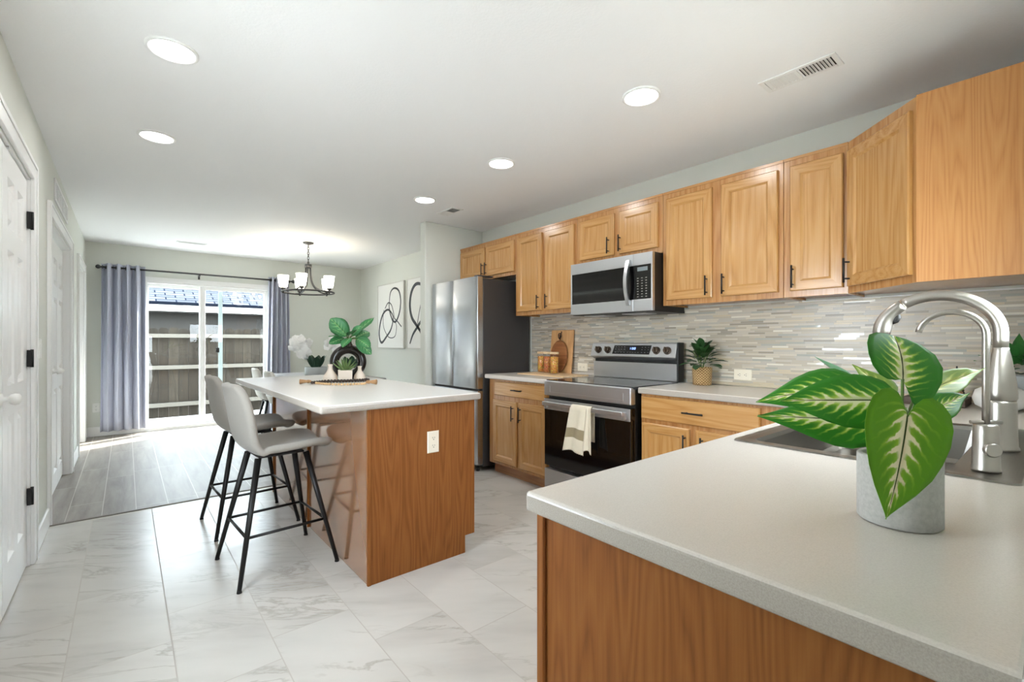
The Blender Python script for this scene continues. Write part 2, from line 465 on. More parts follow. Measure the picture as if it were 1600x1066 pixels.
# ---------------------------------------------------------------- helpers
class MB:
    """collects shapes; build() links them as ONE mesh object"""
    def __init__(s):
        s.v, s.f, s.m, s.sm, s.uv = [], [], [], [], {}
    def vert(s, p):
        s.v.append(tuple(p)); return len(s.v) - 1
    def face(s, ids, m=0, smooth=False, uv=None):
        s.f.append(tuple(ids)); s.m.append(m); s.sm.append(smooth)
        if uv: s.uv[len(s.f) - 1] = uv
    def box(s, x0, x1, y0, y1, z0, z1, m=0):
        if x0 > x1: x0, x1 = x1, x0
        if y0 > y1: y0, y1 = y1, y0
        if z0 > z1: z0, z1 = z1, z0
        b = len(s.v)
        for z in (z0, z1):
            for x, y in ((x0, y0), (x1, y0), (x1, y1), (x0, y1)):
                s.v.append((x, y, z))
        for q in ((0, 3, 2, 1), (4, 5, 6, 7), (0, 1, 5, 4), (1, 2, 6, 5), (2, 3, 7, 6), (3, 0, 4, 7)):
            s.face([b + i for i in q], m)
        return s
    def hexa(s, bot, top, m=0):
        b = len(s.v)
        s.v += [tuple(p) for p in bot] + [tuple(p) for p in top]
        n = len(bot)
        s.face([b + i for i in range(n)][::-1], m)
        s.face([b + n + i for i in range(n)], m)
        for i in range(n):
            j = (i + 1) % n
            s.face([b + i, b + j, b + n + j, b + n + i], m)
        return s
    def tube(s, path, r, n=12, m=0, caps=True, closed=False):
        path = [Vector(p) for p in path]
        K = len(path)
        rr = r if isinstance(r, (list, tuple)) else [r] * K
        rings, up = [], None
        for i, p in enumerate(path):
            if closed:
                d = path[(i + 1) % K] - path[i - 1]
            else:
                d = path[min(i + 1, K - 1)] - path[max(i - 1, 0)]
            d.normalize()
            if up is None:
                up = d.orthogonal().normalized()
            up = (up - d * up.dot(d))
            if up.length < 1e-6: up = d.orthogonal()
            up.normalize()
            sd = d.cross(up)
            rings.append([s.vert(p + (up * math.cos(2 * PI * k / n) + sd * math.sin(2 * PI * k / n)) * rr[i]) for k in range(n)])
        for i in range(K if closed else K - 1):
            a, b = rings[i], rings[(i + 1) % K]
            for k in range(n):
                s.face([a[k], a[(k + 1) % n], b[(k + 1) % n], b[k]], m, True)
        if caps and not closed:
            s.face(rings[0][::-1], m); s.face(rings[-1], m)
        return s
    def cyl(s, p0, p1, r0, r1=None, n=20, m=0):
        return s.tube([p0, p1], [r0, r0 if r1 is None else r1], n, m)
    def lathe(s, prof, c=(0, 0, 0), n=32, m=0, smooth=True, close=True, mats=None):
        rings = []
        for r, z in prof:
            if r < 1e-6:
                rings.append([s.vert((c[0], c[1], c[2] + z))])
            else:
                rings.append([s.vert((c[0] + r * math.cos(2 * PI * k / n), c[1] + r * math.sin(2 * PI * k / n), c[2] + z)) for k in range(n)])
        for i in range(len(rings) - 1):
            a, b = rings[i], rings[i + 1]
            mm = mats[i] if mats else m
            for k in range(n):
                j = (k + 1) % n
                if len(a) == 1 and len(b) == 1: continue
                if len(a) == 1: s.face([a[0], b[j], b[k]], mm, smooth)
                elif len(b) == 1: s.face([a[k], a[j], b[0]], mm, smooth)
                else: s.face([a[k], a[j], b[j], b[k]], mm, smooth)
        return s
    def sphere(s, c, r, n=10, m=0, sz=1):
        return s.lathe([(r * math.sin(PI * i / n), -r * sz * math.cos(PI * i / n)) for i in range(n + 1)], c, n * 2, m)
    def grid(s, fn, nu, nv, m=0, smooth=True, uv=False, closed=False):
        ids = [[s.vert(fn(i / nu, j / nv)) for j in range(nv + 1)] for i in range(nu + 1)]
        for i in range(nu):
            for j in range(nv):
                q = None
                if uv: q = [(i / nu, j / nv), ((i + 1) / nu, j / nv), ((i + 1) / nu, (j + 1) / nv), (i / nu, (j + 1) / nv)]
                s.face([ids[i][j], ids[i + 1][j], ids[i + 1][j + 1], ids[i][j + 1]], m, smooth, q)
        return s
    def rings(s, loops, mats=None, cap=True, capm=0, m=0):
        """connect closed loops of equal length; mats[k] may give a material per side"""
        idl = [[s.vert(p) for p in L] for L in loops]
        n = len(loops[0])
        for a, b in zip(idl, idl[1:]):
            for k in range(n):
                s.face([a[k], a[(k + 1) % n], b[(k + 1) % n], b[k]], mats[k] if mats else m)
        if cap:
            s.face(idl[-1], capm)
        return idl
    def build(s, name, mat, parent=None, origin=None, bevel=0, seg=2, sub=0, solid=0, offset=-1):
        me = bpy.data.meshes.new(name)
        if parent is not None:
            L = wloc(parent)
        elif origin is not None:
            L = Vector(origin)
        else:
            xs, ys, zs = zip(*s.v)
            L = Vector(((min(xs) + max(xs)) / 2, (min(ys) + max(ys)) / 2, min(zs)))
        me.from_pydata([(x - L.x, y - L.y, z - L.z) for x, y, z in s.v], [], s.f)
        mats = mat if isinstance(mat, (list, tuple)) else [mat]
        for q in mats: me.materials.append(q)
        for p, mi, sm in zip(me.polygons, s.m, s.sm):
            p.material_index = mi; p.use_smooth = sm
        if s.uv:
            lay = me.uv_layers.new(name='UVMap')
            for fi, q in s.uv.items():
                for li, c in zip(me.polygons[fi].loop_indices, q):
                    lay.data[li].uv = c
        me.validate()
        o = bpy.data.objects.new(name, me)
        C.objects.link(o)
        if parent is not None: o.parent = parent
        else: o.location = L
        if solid:
            md = o.modifiers.new('solid', 'SOLIDIFY'); md.thickness = solid; md.offset = offset
        if sub:
            md = o.modifiers.new('sub', 'SUBSURF'); md.levels = sub; md.render_levels = sub
        if bevel:
            md = o.modifiers.new('bevel', 'BEVEL'); md.width = bevel; md.segments = seg
            md.limit_method = 'ANGLE'; md.angle_limit = math.radians(35)
        return o

def wloc(o):
    L = Vector(o.location)
    while o.parent is not None:
        o = o.parent; L = L + Vector(o.location)
    return L

def tag(o, label, cat, group=None, kind=None):
    o['label'] = label; o['category'] = cat
    if group: o['group'] = group
    if kind: o['kind'] = kind
    return o

def thing(name, label, cat, loc, group=None, kind=None, rotz=0):
    o = bpy.data.objects.new(name, None)
    o.empty_display_size = .1
    C.objects.link(o)
    o.location = loc; o.rotation_euler = (0, 0, rotz)
    return tag(o, label, cat, group, kind)

def box(name, mat, parent, *b, bevel=0, seg=2):
    return MB().box(*b).build(name, mat, parent, bevel=bevel, seg=seg)

def kids(o):
    return [c for c in bpy.data.objects if c.parent == o]

def dup(root, loc, rotz=None, label=None):
    """a copy of a thing with copies of its parts and sub-parts"""
    r = root.copy(); C.objects.link(r); r.location = loc
    if rotz is not None: r.rotation_euler = (0, 0, rotz)
    if label: r['label'] = label
    for ch in kids(root):
        c = ch.copy(); C.objects.link(c); c.parent = r
        for g in kids(ch):
            d = g.copy(); C.objects.link(d); d.parent = c
    return r

def struct(name, mb, mat, label, cat, **kw):
    return tag(mb.build(name, mat, **kw), label, cat, None, 'structure')

def frame_map(org, u, n):
    """local (a along u, b up, d along n) -> world"""
    org, u, n = Vector(org), Vector(u).normalized(), Vector(n).normalized()
    return lambda a, b, d: org + u * a + Vector((0, 0, 1)) * b + n * d

def rect_loop(f, w, h, ins, d):
    return [f(ins, ins, d), f(w - ins, ins, d), f(w - ins, h - ins, d), f(ins, h - ins, d)]

# ---------------------------------------------------------------- the room
H = 2.495
XL, XR, YF = -.40, 3.18, 7.97
struct('floor', MB().box(XL - .15, XR + .15, -2.2, 4.285, -.1, 0), M['tile'], 'white marble-look tile floor of the kitchen', 'floor')
struct('floor_dining', MB().box(XL - .15, XR + .15, 4.285, YF + .12, -.1, .001), M['plank'], 'gray wood plank floor of the dining area', 'floor')
struct('trim_1', MB().box(XL, 1.7, 4.272, 4.298, 0, .006), plain('dark_transition', (128, 120, 112), .5), 'thin dark transition strip between tile and planks', 'trim', bevel=.002)
struct('ceiling', MB().box(XL - .15, XR + .15, -.1, YF + .12, H, H + .1).box(XL - .15, 1.1, -1.6, -.1, H, H + .1), M['ceiling'], 'flat white textured ceiling', 'ceiling')
# left wall with three door openings
wl = MB()
DO = [(2.30, 3.60, 2.10), (4.36, 5.86, 2.06), (6.72, 7.62, 2.06)]
wl.box(XL - .12, XL, -1.6, 1.25, 0, H).box(XL - .12, XL, 1.25, 2.05, 0, .9).box(XL - .12, XL, 1.25, 2.05, 1.85, H)  # gap before the doors is an unseen opening, added to let daylight in
yy = 2.05
for a, b, hh in DO:
    wl.box(XL - .12, XL, yy, a, 0, H); wl.box(XL - .12, XL, a, b, hh, H); yy = b
wl.box(XL - .12, XL, yy, YF + .12, 0, H)
struct('wall_left', wl, M['wall'], 'pale sage left wall with three white doors', 'wall')
struct('wall_closet', MB().box(XL - .50, XL - .40, 2.2, YF + .12, -.1, H).box(XL - .40, XL - .121, 2.2, 2.26, -.1, H).box(XL - .40, XL - .121, YF, YF + .12, -.1, H).box(XL - .40, XL - .121, 2.26, YF, -.1, 0), M['wall'], 'dark closet interior behind the left doors', 'wall')
# far wall with sliding door opening
SX0, SX1, SZ = .20, 1.70, 2.045
wf = MB().box(XL, SX0, YF, YF + .12, 0, H).box(SX1, XR, YF, YF + .12, 0, H).box(SX0, SX1, YF, YF + .12, SZ, H)
struct('wall_far', wf, M['wall'], 'pale sage far wall around the sliding patio door', 'wall')
struct('wall_right', MB().box(XR, XR + .12, -.08, YF + .12, 0, H), M['wall'], 'pale sage right wall behind cabinets and pictures', 'wall')
struct('wall_stub', MB().box(2.43, XR, 4.345, 4.46, 0, H), M['wall'], 'short wall jutting out beside the refrigerator', 'wall', bevel=.012, seg=3)
wn_ = MB().box(.62, 1.4, -.10, .018, 0, H).box(2.2, XR, -.10, .018, 0, H).box(1.4, 2.2, -.10, .018, 0, 1.22).box(1.4, 2.2, -.10, .018, 1.72, H)  # out-of-view opening over the sink, assumed and sized to brighten the room
struct('wall_near', wn_, M['wall'], 'near wall behind the sink with an assumed window opening added for daylight', 'wall')
wb = MB().box(XL - .12, .35, -1.6, -1.48, 0, H).box(.6, 1.1, -1.6, -1.48, 0, H).box(.35, .6, -1.6, -1.48, 1.4, H)  # low slot behind the camera, added as a daylight source
wb.box(.98, 1.1, -1.48, -.10, 0, H)
struct('wall_back', wb, M['wall'], 'wall at the back of the room with a narrow opening added for daylight', 'wall')

def baseboard(name, x0, x1, y0, y1, label):
    struct(name, MB().box(x0, x1, y0, y1, .001, .125), M['white'], label, 'baseboard', bevel=.006)
baseboard('baseboard_left', XL, XL + .014, 3.69, 4.27, 'white baseboard between the near closet and the bifold closet')
baseboard('baseboard_left_middle', XL, XL + .014, 5.95, 6.63, 'white baseboard between the bifold closet and the far door')
baseboard('baseboard_left_far', XL, XL + .014, 7.71, YF, 'short white baseboard in the far left corner')
baseboard('baseboard_far', XL + .014, SX0 - .005, YF - .014, YF, 'white baseboard under the left curtain')
baseboard('baseboard_far_right', SX1 + .005, XR, YF - .014, YF, 'white baseboard on the far wall behind the dining table')
baseboard('baseboard_right', XR - .014, XR, 4.46, YF - .014, 'white baseboard under the two framed pictures')
baseboard('baseboard_stub', 2.418, 2.432, 4.352, 4.452, 'short white baseboard on the end of the wall beside the refrigerator')

def casing(parent, y0, y1, h, w=.085, t=.018):
    m = MB()
    m.box(XL, XL + t, y0 - w, y0, .001, h + w).box(XL, XL + t, y1, y1 + w, .001, h + w).box(XL, XL + t, y0, y1, h, h + w)
    m.box(XL + t, XL + t + .006, y0 - w, y0 - w + .02, .001, h + w).box(XL + t, XL + t + .006, y1 + w - .02, y1 + w, .001, h + w).box(XL + t, XL + t + .006, y0 - w + .02, y1 + w - .02, h + w - .02, h + w)
    m.build('casing', M['white'], parent, bevel=.003)
    j = MB().box(XL - .12, XL, y0, y0 + .012, .002, h).box(XL - .12, XL, y1 - .012, y1, .002, h).box(XL - .12, XL, y0 + .012, y1 - .012, h - .012, h)
    j.build('jamb', M['white'], parent)

def panel_leaf(parent, name, y0, y1, z0, z1, xf, cols, rows, th=.035):
    """moulded panel door leaf facing +X, its raised panels in one mesh"""
    m = MB()
    w, h = y1 - y0, z1 - z0
    f = frame_map((xf, y0, z0), (0, 1, 0), (1, 0, 0))
    st = .105 if w > .5 else .06
    gap = .09 if w > .5 else .05
    pw = (w - 2 * st - (cols - 1) * gap) / cols
    ys = [0]
    for c in range(cols):
        a = st + c * (pw + gap); ys += [a, a + pw]
    ys.append(w)
    zs = [0]
    for a, b in rows: zs += [a, b]
    zs.append(h)
    for i in range(len(ys) - 1):
        for j in range(len(zs) - 1):
            a0, a1, b0, b1 = ys[i], ys[i + 1], zs[j], zs[j + 1]
            if i % 2 == 1 and j % 2 == 1:
                def lp(ins, d): return [f(a0 + ins, b0 + ins, d), f(a1 - ins, b0 + ins, d), f(a1 - ins, b1 - ins, d), f(a0 + ins, b1 - ins, d)]
                m.rings([lp(0, 0), lp(.014, -.018), lp(.024, -.018), lp(.046, -.003)])
            else:
                k = [m.vert(f(*q, 0)) for q in ((a0, b0), (a1, b0), (a1, b1), (a0, b1))]
                m.face(k)
    # back and edges
    k = [m.vert(f(*q)) for q in ((0, 0, 0), (w, 0, 0), (w, h, 0), (0, h, 0), (0, 0, -th), (w, 0, -th), (w, h, -th), (0, h, -th))]
    for q in ((0, 4, 5, 1), (1, 5, 6, 2), (2, 6, 7, 3), (3, 7, 4, 0), (4, 7, 6, 5)):
        m.face([k[i] for i in q])
    return m.build(name, M['white'], parent)

def knob(parent, x, y, z, mat, name='knob', r=.026):
    m = MB()
    pts = [(0, .030), (.012, .028), (.012, .012), (.010, .01), (.010, .022), (.020, .032), (r, .045), (r * .9, .058), (r * .5, .066), (0, .068)]
    prof = [(r * 1.1, 0), (r * 1.1, .006), (.011, .010), (.010, .024), (.020, .030), (r, .043), (r * .9, .056), (r * .5, .063), (0, .065)]
    nn = 20
    rings = []
    for rr, d in prof:
        if rr < 1e-6: rings.append([m.vert((x + d, y, z))])
        else: rings.append([m.vert((x + d, y + rr * math.cos(2 * PI * k / nn), z + rr * math.sin(2 * PI * k / nn))) for k in range(nn)])
    for a, b in zip(rings, rings[1:]):
        for k in range(nn):
            j = (k + 1) % nn
            if len(b) == 1: m.face([a[k], a[j], b[0]], 0, True)
            else: m.face([a[k], a[j], b[j], b[k]], 0, True)
    return m.build(name, mat, parent)

d1 = thing('door_2', 'white panelled double closet door nearest the camera on the left wall', 'door', (XL, 2.95, 0), kind='structure')
casing(d1, 2.30, 3.60, 2.10)
RW = [(.20, .86), (1.00, 1.62), (1.72, 1.95)]
la = panel_leaf(d1, 'door_leaf', 2.955, 3.585, .012, 2.08, XL - .012, 2, RW)
lb = panel_leaf(d1, 'door_leaf', 2.314, 2.945, .012, 2.08, XL - .012, 2, RW)
for z in (1.868, 1.123, .378):
    h = MB().box(XL - .010, XL + .006, 3.570, 3.596, z - .045, z + .045).tube([(XL + .008, 3.590, z - .048), (XL + .008, 3.590, z + .048)], .007, 10)
    h.build('hinge', M['black'], la)
knob(lb, XL - .012, 2.90, .965, M['whiteplastic'])
MB().box(XL - .012, XL - .002, 3.02, 3.045, 2.078, 2.092).build('ball_catch', M['steel'], d1)

d2 = thing('door_3', 'white panelled bifold closet door in the middle of the left wall', 'door', (XL, 5.1, 0), kind='structure')
casing(d2, 4.36, 5.86, 2.06)
for i in range(4):
    w = (5.846 - 4.374) / 4
    lf = panel_leaf(d2, 'door_leaf', 4.374 + i * w + .002, 4.374 + (i + 1) * w - .002, .012, 2.03, XL - .045, 1, [(.14, .82), (.96, 1.56), (1.66, 1.88)])
    if i in (1, 2):
        knob(lf, XL - .045, 4.374 + i * w + (w - .05 if i == 1 else .05), .98, M['whiteplastic'], r=.018)
d3 = thing('door_4', 'white door at the far end of the left wall beside the curtain', 'door', (XL, 7.17, 0), kind='structure')
casing(d3, 6.72, 7.62, 2.06)
lf = panel_leaf(d3, 'door_leaf', 6.735, 7.605, .012, 2.045, XL - .05, 2, RW)
knob(lf, XL - .05, 6.81, .97, M['whiteplastic'])

# sliding patio door
sd = thing('door_1', 'white framed sliding glass patio door between the curtains', 'door', (.95, YF, 0), kind='structure')
yo = YF + .03
m = MB().box(SX0, SX0 + .02, YF - .012, YF + .11, .0, SZ).box(SX1 - .02, SX1, YF - .012, YF + .11, .0, SZ).box(SX0 + .02, SX1 - .02, YF - .012, YF + .11, SZ - .03, SZ).box(SX0 + .02, SX1 - .02, YF - .03, YF + .11, 0, .045)
m.box(SX0 - .055, SX0, YF - .018, YF, 0, SZ + .055).box(SX1, SX1 + .055, YF - .018, YF, 0, SZ + .055).box(SX0, SX1, YF - .018, YF, SZ, SZ + .055)
m.build('frame', M['white'], sd, bevel=.003)
def sash(name, x0, x1, y0, y1, l, r, t=.045, b=.06):
    z0, z1 = .046, SZ - .032
    q = MB().box(x0, x0 + l, y0, y1, z0, z1).box(x1 - r, x1, y0, y1, z0, z1).box(x0 + l, x1 - r, y0, y1, z0, z0 + b).box(x0 + l, x1 - r, y0, y1, z1 - t, z1)
    s_ = q.build(name, M['white'], sd, bevel=.004)
    MB().box(x0 + l, x1 - r, (y0 + y1) / 2 - .003, (y0 + y1) / 2 + .003, z0 + b, z1 - t).build('pane', M['glass_tint'], s_)
    return s_
sash('fixed_sash', SX0 + .021, .885, yo + .036, yo + .066, .012, .075)
s2 = sash('sliding_sash', .815, SX1 - .021, yo, yo + .03, .065, .04)
# screen door stile seen through the glass, with its dark latch
MB().box(1.050, 1.105, yo + .072, yo + .078, .05, SZ - .034).build('screen_stile', plain('pale_screen_frame', (208, 220, 222), .4), sd)
MB().box(1.010, 1.052, yo - .012, yo + .002, 1.06, 1.13).build('latch', M['black'], sd, bevel=.004)

# outside
struct('ground', MB().box(-14, 16, -20, -2.2, -.2, -.10).box(-14, -.56, -2.2, YF + .12, -.2, -.10).box(-14, 16, YF + .12, 10.04, -.2, -.10), M['slab'], 'gray concrete patio outside the glass door, with added unseen ground bouncing light indoors', 'ground')  # areas behind and left of the house are added to bounce light inside
struct('ground_beyond_fence', MB().box(-14, 16, 10.041, 24, -.2, -.10), M['soil'], 'dark soil behind the wooden fence', 'ground')
fe = thing('fence', 'weathered brown wooden fence seen through the patio door', 'fence', (1.0, 10.0, -.1))
mb = MB()
for i in range(-20, 40):
    x = i * .142
    tz = 1.43 + .012 * math.sin(i * 2.1)
    p = [(x + .003, -.1), (x + .139, -.1), (x + .139, tz), (x + .11, tz + .03), (x + .032, tz + .03), (x + .003, tz)]
    mb.hexa([(a, 10.06, b) for a, b in p], [(a, 10.042, b) for a, b in p])
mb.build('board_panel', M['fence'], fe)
for z in (.135, .785, 1.335):
    MB().box(-2.9, 5.7, 9.96, 10.041, z - .045, z + .02).build('rail', M['rail'], fe, bevel=.003)
nh = thing('neighbor_house', 'brown neighboring house with gray shingle roof behind the fence', 'house', (1.0, 12.2, -.1))
MB().box(-9, 12, 11.6, 11.8, -.1, 1.98).build('siding', M['darkwall'], nh)
MB().box(-9, 12, 11.28, 11.6, 1.80, 1.84).build('soffit', M['darkwall'], nh)
MB().box(-9, 12, 11.25, 11.29, 1.82, 2.0).build('gutter', M['fascia'], nh, bevel=.01)
rf = MB()
k = [rf.vert(p) for p in ((-9, 11.2, 2.0), (12, 11.2, 2.0), (12, 16.5, 4.2), (-9, 16.5, 4.2))]
rf.face(k, 0, False, [(0, 0), (21, 0), (21, 5.74), (0, 5.74)])
rf.build('roof', M['shingle'], nh, solid=.06)

# ---------------------------------------------------------------- cabinets
def bar_pull(parent, f, a, b0, b1, d, horiz=False):
    """black bar handle: rod plus two posts, in the face frame f"""
    m = MB()
    if horiz:
        m.tube([f(b0, a, d + .028), f(b1, a, d + .028)], .0052, 10)
        for q in (b0 + .02, b1 - .02): m.tube([f(q, a, d), f(q, a, d + .028)], .0042, 8)
    else:
        m.tube([f(a, b0, d + .028), f(a, b1, d + .028)], .0052, 10)
        for q in (b0 + .02, b1 - .02): m.tube([f(a, q, d), f(a, q, d + .028)], .0042, 8)
    return m.build('handle', M['black'], parent)

def cab_door(parent, org, u, n, w, h, handle=None, name='door', flat=False, arch=False):
    """framed oak door; org is its lower corner, u along the width, n outward; handle=(a, b0, b1)"""
    f = frame_map(org, u, n)
    t = .019
    m = MB()
    L = [rect_loop(f, w, h, 0, 0), rect_loop(f, w, h, 0, t - .005), rect_loop(f, w, h, .005, t)]
    if flat:
        m.rings(L, [1, 1, 1, 1], True, 1)
    else:
        s_ = .052
        L += [rect_loop(f, w, h, s_, t), rect_loop(f, w, h, s_ + .008, t - .006), rect_loop(f, w, h, s_ + .012, t - .009)]
        m.rings(L, [1, 0, 1, 0], True, 0)
    m.face([m.vert(p) for p in rect_loop(f, w, h, 0, 0)][::-1], 0)
    o = m.build(name, [M['oak'], M['oak_h']], parent)
    if handle:
        if flat: bar_pull(o, f, handle[0], handle[1], handle[2], t, True)
        else: bar_pull(o, f, handle[0], handle[1], handle[2], t)
    return o

XC, XD = 2.874, 2.874     # upper carcass front plane
ZT = 2.245
def upper(name, label, y0, y1, z0, doors, hb):
    """wall cabinet on the right wall facing -X; doors: (y_lo, y_hi, z0, z1, handle y)"""
    t = thing(name, label, 'cabinet', (3.02, (y0 + y1) / 2, z0), 'oak wall cabinets')
    m = MB()
    m.box(XC + .02, 3.178, y0, y1, z0 + .012, ZT - .012)
    m.box(XC, XC + .02, y0, y1, z0, ZT)
    m.box(XC + .02, 3.178, y0, y0 + .015, z0, z0 + .012).box(XC + .02, 3.178, y1 - .015, y1, z0, z0 + .012)
    m.build('body', M['oak_frame'], t, bevel=.0015)
    MB().box(XC - .004, 3.178, y0, y1, ZT - .012, ZT + .004).build('top_rail', M['oak_frame_h'], t)
    for ylo, yhi, a, b, hy in doors:
        cab_door(t, (XD, yhi, a), (0, -1, 0), (-1, 0, 0), yhi - ylo, b - a, (yhi - hy, hb - a, hb - a + .125))
    return t
G = 'oak wall cabinets'
upper('wall_cabinet', 'short oak wall cabinet above the refrigerator', 3.386, 4.342, 1.862,
      [(3.875, 4.325, 1.895, 2.197, 3.892), (3.402, 3.852, 1.895, 2.197, 3.832)], 1.905)
upper('wall_cabinet', 'tall two-door oak wall cabinet between refrigerator and microwave', 2.596, 3.384, 1.463,
      [(3.012, 3.350, 1.497, 2.197, 3.048), (2.625, 2.968, 1.497, 2.197, 2.938)], 1.510)
upper('wall_cabinet', 'short oak wall cabinet above the microwave', 1.800, 2.594, 1.836,
      [(2.212, 2.561, 1.878, 2.197, 2.256), (1.832, 2.163, 1.878, 2.197, 2.148)], 1.892)
upper('wall_cabinet', 'tall two-door oak wall cabinet right of the microwave', 1.030, 1.798, 1.463,
      [(1.443, 1.768, 1.497, 2.197, 1.472), (1.055, 1.384, 1.497, 2.197, 1.364)], 1.510)
upper('wall_cabinet', 'narrow single-door oak wall cabinet beside the corner cabinet', .722, 1.028, 1.463,
      [(.742, .992, 1.497, 2.197, .974)], 1.512)
# diagonal corner cabinet
cc = thing('corner_wall_cabinet', 'diagonal oak corner wall cabinet with wide plain side above the sink', 'cabinet', (2.95, .3, 1.463), G)
A, B = Vector((2.874, .718, 0)), Vector((2.560, .400, 0))
poly = [(3.178, .718), (2.874, .718), (2.560, .400), (2.560, .021), (3.178, .021)]
MB().hexa([(x, y, 1.475) for x, y in poly], [(x, y, ZT - .012) for x, y in poly]).build('body', M['oak_frame'], cc)
mb = MB()
mb.hexa([(x, y, ZT - .012) for x, y in poly], [(x, y, ZT + .004) for x, y in poly])
mb.build('top_rail', M['oak_frame'], cc)
mb = MB().box(2.548, 2.560, .021, .402, 1.463, ZT + .004)
mb.build('side_panel', M['oak_panel'], cc)['label'] = 'plain oak side panel'
dv = (B - A); DL = dv.length; dv.normalize()
nv = Vector((-dv.y, dv.x, 0))
if nv.x > 0: nv = -nv
f = frame_map(A + Vector((0, 0, 1.463)), dv, nv)
mb = MB()
for a0, a1, b0, b1 in ((0, DL, 0, .034), (0, DL, .735, .782), (0, .02, .034, .735), (DL - .022, DL, .034, .735)):
    mb.hexa([f(a0, b0, 0), f(a1, b0, 0), f(a1, b0, .004), f(a0, b0, .004)], [f(a0, b1, 0), f(a1, b1, 0), f(a1, b1, .004), f(a0, b1, .004)])
mb.build('face_frame', M['oak_frame'], cc)
cab_door(cc, A + dv * .014 + nv * .004 + Vector((0, 0, 1.497)), dv, nv, DL - .034, .70, (.024, .018, .143))

def base_cab(name, label, y0, y1, drawer, doors, XF=2.60):
    t = thing(name, label, 'cabinet', (2.9, (y0 + y1) / 2, 0), 'oak base cabinets on the right wall')
    m = MB().box(XF, XF + .02, y0, y1, .10, .876).box(XF + .02, 3.175, y0, y0 + .016, .10, .876).box(XF + .02, 3.175, y1 - .016, y1, .10, .876).box(XF + .02, 3.175, y0 + .016, y1 - .016, .10, .118)
    m.build('body', M['oak_frame'], t, bevel=.0015)
    MB().box(XF + .065, XF + .083, y0, y1, .001, .10).build('toe_kick', M['toe'], t)
    ylo, yhi, a, b = drawer
    cab_door(t, (XF, yhi, a), (0, -1, 0), (-1, 0, 0), yhi - ylo, b - a, ((b - a) / 2, (yhi - ylo) / 2 - .065, (yhi - ylo) / 2 + .065), 'drawer', True)
    for ylo, yhi, a, b, hy in doors:
        cab_door(t, (XF, yhi, a), (0, -1, 0), (-1, 0, 0), yhi - ylo, b - a, (yhi - hy, b - a - .165, b - a - .035))
    return t
base_cab('base_cabinet', 'oak base cabinet between refrigerator and range', 2.622, 3.440, (2.680, 3.345, .732, .855),
         [(3.040, 3.372, .128, .690, 3.075), (2.665, 3.012, .128, .690, 2.978)])
base_cab('base_cabinet', 'oak base cabinet right of the range', .690, 1.776, (1.035, 1.768, .718, .860),
         [(1.436, 1.766, .128, .692, 1.458), (1.035, 1.396, .128, .692, 1.350)], 2.585)

def worktop_mesh(xs, ys, keep, z0, z1):
    m = MB()
    nx, ny = len(xs), len(ys)
    top = [[m.vert((x, y, z1)) for y in ys] for x in xs]
    bot = [[m.vert((x, y, z0)) for y in ys] for x in xs]
    K = lambda i, j: 0 <= i < nx - 1 and 0 <= j < ny - 1 and keep(i, j)
    for i in range(nx - 1):
        for j in range(ny - 1):
            if not keep(i, j): continue
            m.face([top[i][j], top[i + 1][j], top[i + 1][j + 1], top[i][j + 1]], 0)
            m.face([bot[i][j + 1], bot[i + 1][j + 1], bot[i + 1][j], bot[i][j]], 1)
            if not K(i - 1, j): m.face([bot[i][j], top[i][j], top[i][j + 1], bot[i][j + 1]], 1)
            if not K(i + 1, j): m.face([bot[i + 1][j + 1], top[i + 1][j + 1], top[i + 1][j], bot[i + 1][j]], 1)
            if not K(i, j - 1): m.face([bot[i + 1][j], top[i + 1][j], top[i][j], bot[i][j]], 1)
            if not K(i, j + 1): m.face([bot[i][j + 1], top[i][j + 1], top[i + 1][j + 1], bot[i + 1][j + 1]], 1)
    return m
CT = .916
wt = thing('worktop', 'pale L-shaped worktop with the sink and variegated plant', 'worktop', (1.9, .35, .878), 'pale kitchen worktops')
xs, ys = [.605, 1.425, 2.265, 2.555, 3.165], [.021, .085, .615, .685, 1.785]
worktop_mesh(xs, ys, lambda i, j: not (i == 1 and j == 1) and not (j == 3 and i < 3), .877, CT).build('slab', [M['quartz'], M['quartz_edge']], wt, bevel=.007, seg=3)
MB().box(3.166, 3.178, .021, 1.785, .917, .938).build('wall_strip', plain('beige_pencil_trim', (200, 186, 160), .45), wt, bevel=.003)
w2 = thing('worktop', 'short pale worktop between refrigerator and range', 'worktop', (2.86, 3.02, .878), 'pale kitchen worktops')
worktop_mesh([2.555, 3.165], [2.612, 3.462], lambda i, j: True, .877, CT).build('slab', [M['quartz'], M['quartz']], w2, bevel=.01, seg=3)
MB().box(3.166, 3.178, 2.612, 3.462, .917, .938).build('wall_strip', M['quartz'], w2, bevel=.003)

# mosaic backsplash
struct('wall_backsplash', MB().box(3.170, 3.1795, .021, 3.484, .939, 1.462), M['mosaic'], 'beige and gray linear stone mosaic backsplash', 'backsplash')
struct('trim_2', MB().box(3.160, 3.1795, .021, 1.028, 1.4555, 1.4625), M['white'], 'thin white edge along the top of the mosaic backsplash', 'trim')

# peninsula base: end panel, corner stile, cabinet front
pn = thing('peninsula_cabinet', 'brown oak peninsula base carrying the near worktop', 'cabinet', (1.5, .34, 0))
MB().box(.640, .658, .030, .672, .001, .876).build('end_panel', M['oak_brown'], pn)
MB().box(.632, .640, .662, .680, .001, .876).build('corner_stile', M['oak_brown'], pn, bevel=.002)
MB().box(.658, 2.58, .650, .672, .10, .876).build('front', M['oak_frame'], pn)
MB().box(.658, 2.64, .590, .602, .001, .10).build('toe_kick', M['toe'], pn)

